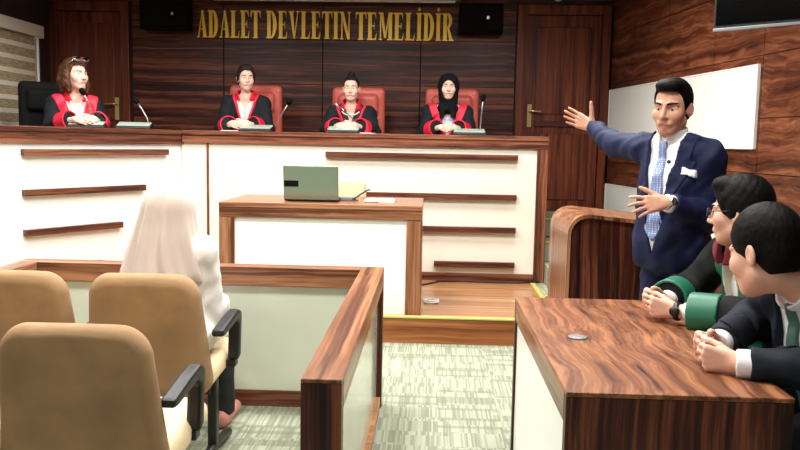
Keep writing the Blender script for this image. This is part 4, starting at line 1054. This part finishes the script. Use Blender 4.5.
# judge with the bun
p, J = judge('woman judge with a hair bun on top of her head and a pearl necklace', -.775, 7.76, (.0, -1), 2.035, (.02, -1, -.02), 'hair_dark_brown', 'robe_red', 'top_dark', dict(bw=.020, ch=.085, vw=1.3, c0=.5, bz=.02, neck_open=True))
H = J['H']; F = scalp(H, .005, .082, -.005, -.07, seed=8, amp=.0008); F.ell(H.p(0, -.035, .145), (.034, .034, .026), H.M, .008); F.ripple(.002, .018, 3); F.mesh('hair', 'hair_dark_brown', p)
T = J['T']; mb = MB()
for i in range(17):
    a = R_(-75+150*i/16); c = J['neck']+T.v(.082*math.sin(a), .035+.068*math.cos(a), -.035-.045*math.cos(a)); mb.ball(c, .0085, seg=8, rings=6)
mb.build('necklace', 'pearl', p)
# judge in the headscarf
p, J = judge('woman judge in a black headscarf, smiling with clasped hands', .155, 7.76, (-.02, -1), 2.065, (.0, -1, -.02), 'hijab_black', 'robe_red', 'shirt_blue', dict(bw=.075, ch=.05, vw=1.15, c0=.42, wx=.07))
H = J['H']; T = J['T']; F = Fld(H.o-.27, H.o+.22, .006)
F.ell(H.p(0, -.010, .030), (.098, .112, .106), H.M, 0); F.cap(H.p(0, .01, -.05), J['neck']+T.v(0, .01, .0), .092, .090, .04); F.ell(J['neck']+T.v(0, .05, -.03), (.10, .075, .05), T.M, .03)
for q in (-1, 1): F.path([J['neck']+T.v(q*.05, .07, -.02), T.p(q*.055, .122, .10), T.p(q*.060, .135, -.08)], [.035, .020, .014], k=.02)
F.ripple(.004, .05, 4, (1, 1, .4)); F.ell(H.p(0, .110, -.022), (.072, .090, .095), H.M, .010, 'sub'); F.mesh('headscarf', 'hijab_black', p)

# ---- the standing man
fT = unit(V3(-.79, -.61, 0)); nk = V3(1.112, 3.735, 1.455); T = Frame(nk+V3(0, 0, -.235), fT)
H = Frame((1.085, 3.695, 1.588), (-.60, -.79, -.14), up=(.05, 0, 1), sc=1.0)
J = base_joints(T, H, nk, V3(1.140, 3.765, .93), 0.0, shR=T.p(.160, -.01, .185), shL=T.p(-.172, -.02, .158), elR=(.925, 4.10, 1.425), elL=(1.27, 3.645, 1.10), wrR=(.868, 4.36, 1.512), wrL=(1.03, 3.505, 1.176),
                hipR=V3(1.165, 3.765, .88)+T.r*.09, hipL=V3(1.165, 3.765, .88)-T.r*.09, knR=V3(1.13, 3.80, .48)+T.r*.06, knL=V3(1.17, 3.74, .48)-T.r*.08, anR=V3(1.14, 3.83, .09)+T.r*.06, anL=V3(1.17, 3.77, .09)-T.r*.10,
                toeR=V3(1.14, 3.83, .04)+T.r*.10+fT*.15, toeL=V3(1.17, 3.77, .04)-T.r*.13+fT*.15)
hands = [dict(wrist=J['wrR'], d=(-.86, .30, .42), n=(-.25, -.95, .05), side=(.3, 0, 1), curl=(4, 6, 4), spread=.10, thumb=(.45, .85, .15), tcurl=2, sc=1.02),
         dict(wrist=J['wrL'], d=(-.97, -.10, -.10), n=(.02, .92, -.38), side=(0, .2, 1), fingers=((12, 18, 10), (20, 22, 12), (24, 22, 12), (22, 20, 10)), spread=.30, thumb=(.72, .66, .12), tcurl=4, sc=1.0)]
p = make_body('person', 'standing man in a navy suit with his right arm stretched towards the judges', J, 'skin_tan', .0045, hands, thin=.96)
face_parts(p, H, 'lips_man', 'hair_black', gaze=(-.1, 1, -.15), thin=.96)
F = scalp(H, .008, .082, -.010, -.06, h=.0035, amp=.0006, wl=.02, seed=2, stretch=(1.4, .3, .7), vol=.004, crown=.002); F.mesh('hair', 'hair_black', p)
S = top_field(J, .006, .006, (.056, .048, .038), .985, -.34, neckr=.055, rip=.0025, chest=(.145, .10, .20)); S.mesh('shirt', 'shirt_white', p)
ring_collar(p, 'shirt_collar', J, 'shirt_white', r=.061, hgt=.055, th=.010, open_=.018, h=.004)
tw = lambda z: np.where(z > .185, .022, .017+.030*np.clip((.185-z)/.36, 0, 1))*np.clip((z+.235)/.05, 0, 1)
band(S, .011, stripe(T, lambda z: -1+0*z, tw, -.26, .222)).mesh('tie', 'tie_blue', p)
Jk = top_field(J, .006, .020, (.070, .060, .046), .93, -.37, neckr=.074, rip=.005, seed=11, wl=.11, flare=.004, chest=(.145, .10, .20))
wv = lambda z: .036*np.clip((z+.30)/.14, -.2, 1)+.17*np.clip(z+.10, 0, .3)
vcut(Jk, T, wv); Jk.mesh('jacket', 'suit_navy', p)
band(Jk, .007, stripe(T, lambda z: wv(z)-.003, lambda z: wv(z)+.085*np.clip((z+.16)/.28, 0, 1)*np.where(z > .13, .72, 1.0), -.16, .26)).mesh('lapels', 'suit_navy', p)
def psq(X, Y, Z):
    x, y, z = T.loc(X, Y, Z); return np.maximum(np.maximum(np.abs(x+.135)-.028, np.abs(z-.085-.3*(x+.135))-.013-.2*np.abs(x+.135)), -y)
band(Jk, .012, psq).mesh('pocket_square', 'shirt_white', p)
lg = legs_field(J, .007, r=(.086, .072, .064), pad=-.022); lg.mesh('trousers', 'suit_navy', p); shoes(p, J, 'shoe_black', 0)
F = Fld(J['pel']-.25, J['pel']+.25, .007); F.ell(J['pel']+V3(0, 0, .0), (.158, .114, .14), T.M, 0); F.inter(lambda X, Y, Z: np.abs(Z-(J['pel'][2]+.045))-.018+0*X+0*Y); F.mesh('belt', 'shoe_black', p)
def watch(root, J, q, m_strap, m_face, nrm, s0=.94, r=.030):
    e, w = J['el'+q], J['wr'+q]; d = unit(w-e); c = e+(w-e)*s0; n = unit(np.array(nrm)-d*(np.array(nrm)@d)); M = np.array([np.cross(n, d), n, d]).T
    wt = MB(); wt.lathe([(r, -.010), (r+.004, -.009), (r+.004, .009), (r, .010)], c, np.array([M[:, 0], M[:, 1], d]).T); st_ = wt.build('watch', m_strap, root)
    MB().lathe([(.019, 0), (.020, .004), (.018, .009), (.0, .009)], c+n*(r+.001), np.array([M[:, 0], d, n]).T).build('watch_case', m_face, st_)
watch(p, J, 'L', 'silver', 'chrome', (0, -1, .3), s0=1.0, r=.031)
fr = T.p(-.082, .140, .13); MB().ball(fr, .009).build('lapel_microphone', 'black_plastic', p)

# ---- the lawyer with glasses, in a robe
T = Frame(V3(1.215, 3.09, 1.045)-unit((-.38, -.06, .92))*.235, (-.9, -.16, -.382)); nk = T.p(0, 0, .235)
H = Frame((1.172, 3.055, 1.174), (-.74, .66, -.10), sc=1.04)
J = base_joints(T, H, nk, T.p(0, -.02, -.28), 0.0, shR=T.p(.175, -.01, .175), shL=T.p(-.175, -.01, .175), elR=(1.10, 3.36, .825), elL=(1.19, 2.83, .815), wrR=(.935, 3.165, .806), wrL=(.938, 3.005, .800),
                hipR=T.p(.09, 0, -.28), hipL=T.p(-.09, 0, -.28), knR=(1.07, 3.22, .50), knL=(1.07, 2.98, .50), anR=(1.12, 3.24, .09), anL=(1.12, 2.98, .09), toeR=(.98, 3.26, .04), toeL=(.98, 2.98, .04))
cl = dict(spread=.04, sc=.98, thumb=(.80, .42, .42), tcurl=20)
hands = [dict(wrist=J['wrL'], d=(-.94, .30, .12), n=(.28, .95, .0), side=(0, 0, 1), fingers=((62, 55, 22), (66, 55, 22), (68, 55, 22), (70, 55, 22)), **cl),
         dict(wrist=J['wrR']+V3(0, 0, .006), d=(-.93, -.34, .16), n=(.32, -.94, .0), side=(0, 0, 1), fingers=((58, 50, 22), (62, 52, 22), (64, 52, 22), (68, 52, 22)), **cl)]
p = make_body('person', 'seated lawyer with glasses in a black robe with green facings', J, 'skin_olive', .0045, hands, thin=.96)
face_parts(p, H, 'lips_man', 'hair_black', thin=.96)
F = scalp(H, .011, .062, -.03, -.08, h=.004, amp=.0008, wl=.024, seed=6, stretch=(1.2, .4, .6), vol=.004, crown=.004, fy=.025)
for q in (-1, 1): F.ell(H.p(q*.072, -.024, .014), (.017, .040, .048), H.M, .015)
F.mesh('hair', 'hair_black', p)
gl = MB(); g = thing('glasses', 'thin dark-rimmed glasses worn by the seated lawyer in the robe', 'glasses', tuple(H.p(0, .115, 0)))
for q in (-1, 1):
    gl.tube([H.p(q*.034+.024*math.cos(a*.3927)*(1 if abs(math.cos(a*.3927)) < .8 else 1.02), .108-.010*abs(q*.034+.024*math.cos(a*.3927))/.05, .004+.018*math.sin(a*.3927)) for a in range(17)], .0022, 6, caps=False)
    gl.tube([H.p(q*.058, .098, .010), H.p(q*.082, .06, .012), H.p(q*.084, -.01, .010)], .002, 6)
    MB().ball(H.p(q*.034, .101, .004), (.0225*1.05, .001, .0175*1.05), H.M).build('lens', 'spectacle_glass', g)
gl.tube([H.p(-.010, .107, .008), H.p(.010, .107, .008)], .002, 6); gl.build('frame', 'black_plastic', g)
S = top_field(J, .007, .002, (.050, .045, .036), .9, -.30, neckr=.055, rip=.002); S.mesh('shirt', 'shirt_white', p); ring_collar(p, 'shirt_collar', J, 'shirt_white', r=.062, hgt=.05, open_=.02)
ws = lambda z: .014+.11*np.clip(z+.12, 0, .3)
Rb = top_field(J, .006, .020, (.074, .074, .066), .80, None, neckr=.078, rip=.005, seed=21, flare=.02, wl=.12)
for q in 'RL': Rb.cap(J['hip'+q], J['kn'+q]+V3(.06, 0, 0), .11, .095, .05)
vcut(Rb, T, ws); Rb.mesh('robe', 'robe_deep_black', p)
band(Rb, .007, stripe(T, lambda z: ws(z)-.003, lambda z: ws(z)+.085, -.28, .19)).mesh('robe_facing', 'robe_green', p)
band(Rb, .009, stripe(T, lambda z: ws(z)-.005, lambda z: ws(z)+.007, -.28, .20)).mesh('robe_piping', 'gold_trim', p)
ring_collar(p, 'robe_collar', J, 'robe_maroon', r=.072, hgt=.065, th=.016, open_=.022, flare=.03)
for q in 'RL': cuff(p, 'sleeve_cuff', J, q, 'robe_green', .46, .82, .072, th=.006)
watch(p, J, 'L', 'black_plastic', 'black_plastic', (-.3, -1, .2), s0=.985, r=.031)
legs_field(J, .009).mesh('trousers', 'trouser_black', p); shoes(p, J, 'shoe_black', 0)

# ---- the lawyer in the dark suit, nearest
T = Frame(V3(1.175, 2.495, .98)-unit((-.37, -.06, .92))*.235, (-.9, -.20, -.375)); nk = T.p(0, 0, .235)
H = Frame((1.042, 2.50, 1.094), (-.50, .84, -.26), sc=1.10)
J = base_joints(T, H, nk, T.p(0, -.02, -.24), 0.0, shR=T.p(.180, -.01, .175), shL=T.p(-.180, -.01, .175), elR=(1.13, 2.78, .825), elL=(1.215, 2.22, .80), wrR=(.915, 2.515, .795), wrL=(.912, 2.335, .788),
                hipR=T.p(.09, 0, -.24), hipL=T.p(-.09, 0, -.24), knR=(1.07, 2.70, .50), knL=(1.07, 2.45, .50), anR=(1.12, 2.72, .09), anL=(1.12, 2.45, .09), toeR=(.98, 2.74, .04), toeL=(.98, 2.45, .04))
hands = [dict(wrist=J['wrL'], d=(-.93, .36, .08), n=(.34, .94, -.05), side=(0, .05, 1), fingers=((58, 55, 22), (62, 55, 22), (66, 55, 22), (68, 55, 22)), **cl),
         dict(wrist=J['wrR']+V3(0, 0, .008), d=(-.86, -.50, .10), n=(.48, -.86, .0), side=(0, 0, 1), fingers=((50, 55, 25), (54, 55, 25), (58, 55, 25), (62, 55, 25)), **cl)]
p = make_body('person', 'seated lawyer in a dark suit and sage tie with interlaced fingers', J, 'skin_olive', .0045, hands)
face_parts(p, H, 'lips_man', 'hair_black')
F = scalp(H, .009, .066, -.02, -.062, h=.004, amp=.0005, wl=.018, seed=12, stretch=(1.2, .3, .6), vol=.0, crown=.006, fy=.030); F.mesh('hair', 'hair_black', p)
S = top_field(J, .006, .004, (.050, .045, .036), 1.0, -.28, neckr=.055, rip=.002); S.mesh('shirt', 'shirt_white', p); ring_collar(p, 'shirt_collar', J, 'shirt_white', r=.063, hgt=.058, open_=.02)
band(S, .011, stripe(T, lambda z: -1+0*z, lambda z: .020+.022*np.clip((.18-z)/.3, 0, 1), -.26, .222)).mesh('tie', 'tie_sage', p)
Jk = top_field(J, .006, .022, (.072, .066, .052), .88, -.36, neckr=.076, rip=.004, seed=31, wl=.11)
wv = lambda z: .020+.22*np.clip(z+.12, 0, .3)
vcut(Jk, T, wv); Jk.mesh('jacket', 'suit_dark', p)
band(Jk, .007, stripe(T, lambda z: wv(z)-.003, lambda z: wv(z)+.075*np.clip((z+.16)/.28, 0, 1), -.16, .26)).mesh('lapels', 'suit_dark', p)
MB().ball(T.p(-.125, .150, .13), .006).build('lapel_pin', 'gold', p)
for q in 'RL': cuff(p, 'shirt_cuff', J, q, 'shirt_white', .86, 1.0, .036, h=.004, th=.006)
legs_field(J, .009).mesh('trousers', 'suit_dark', p); shoes(p, J, 'shoe_black', 0)

# ---- the woman in the white headscarf, from behind
T = Frame((-1.135, 3.42, .775), (.05, 1, 0)); nk = T.p(0, 0, .225)
H = Frame((-1.128, 3.45, 1.085), (.15, 1, -.15), sc=.98)
J = base_joints(T, H, nk, V3(-1.14, 3.42, .575), 0.0, shR=T.p(.150, 0, .15), shL=T.p(-.115, 0, .13), elR=T.p(.175, .05, -.11), elL=T.p(-.150, .08, -.11), wrR=T.p(.15, .25, -.13), wrL=T.p(-.12, .25, -.13),
                hipR=(-1.05, 3.45, .56), hipL=(-1.23, 3.45, .56), knR=(-1.02, 3.84, .52), knL=(-1.25, 3.84, .52), anR=(-1.0, 3.82, .09), anL=(-1.26, 3.82, .09), toeR=(-.99, 3.97, .035), toeL=(-1.27, 3.97, .035))
hk = dict(curl=(20, 25, 15), spread=.06, sc=.92)
hands = [dict(wrist=J['wrR'], d=(-.45, .85, -.15), n=(0, -.1, -1), side=(-1, 0, 0), **hk), dict(wrist=J['wrL'], d=(.45, .85, -.15), n=(0, -.1, -1), side=(1, 0, 0), **hk)]
p = make_body('person', 'woman in a white headscarf and white tunic sitting with her back to the camera', J, 'skin_fair', .006, hands, fem=True, slim=.88)
face_parts(p, H, 'lips', 'hair_dark_brown', True)
S = top_field(J, .007, .022, (.066, .062, .052), .97, None, neckr=.056, rip=.0045, seed=41, wl=.10, flare=.02)
for q in 'RL': S.cap(J['hip'+q], J['kn'+q]+V3(0, -.1, 0), .10, .085, .05)
S.mesh('tunic', 'shirt_cream', p)
legs_field(J, .009, r=(.08, .065, .055)).mesh('trousers', 'trouser_black', p); shoes(p, J, 'shoe_pink', 0)
F = Fld(H.o-.36, H.o+.24, .005)
F.ell(H.p(0, -.015, .035), (.088, .112, .104), H.M, 0)
for q in (-1, 1): F.cap(H.p(q*.022, -.03, .02), V3(-1.14+q*.080, 3.375, .82), .076, .098, .04)
F.cap(H.p(0, -.04, .0), V3(-1.14, 3.345, .82), .09, .10, .05); F.cap(H.p(-.03, -.03, .0), V3(-1.245, 3.40, .80), .075, .075, .05); F.cap(H.p(0, .0, -.05), nk+V3(0, .06, -.05), .085, .11, .04)

ax_ = F.ax[0][:, None, None]+1.135; ay_ = F.ax[1][None, :, None]-3.43; az_ = F.ax[2][None, None, :]
th_ = np.arctan2(ax_, -ay_)+.25*np.sin(az_*7+1); gr_ = np.clip((1.20-az_)/.25, 0, 1)
F.d = F.d+(gr_*(.006*np.sin(th_*9+.6)+.004*np.sin(th_*17+2*np.sin(az_*5)))).astype(np.float32)
F.ell(H.p(0, .12, -.02), (.056, .085, .082), H.M, .012, 'sub'); F.inter(lambda X, Y, Z: .80-Z+0*X+0*Y)
F.mesh('headscarf', 'veil_cloth', p)
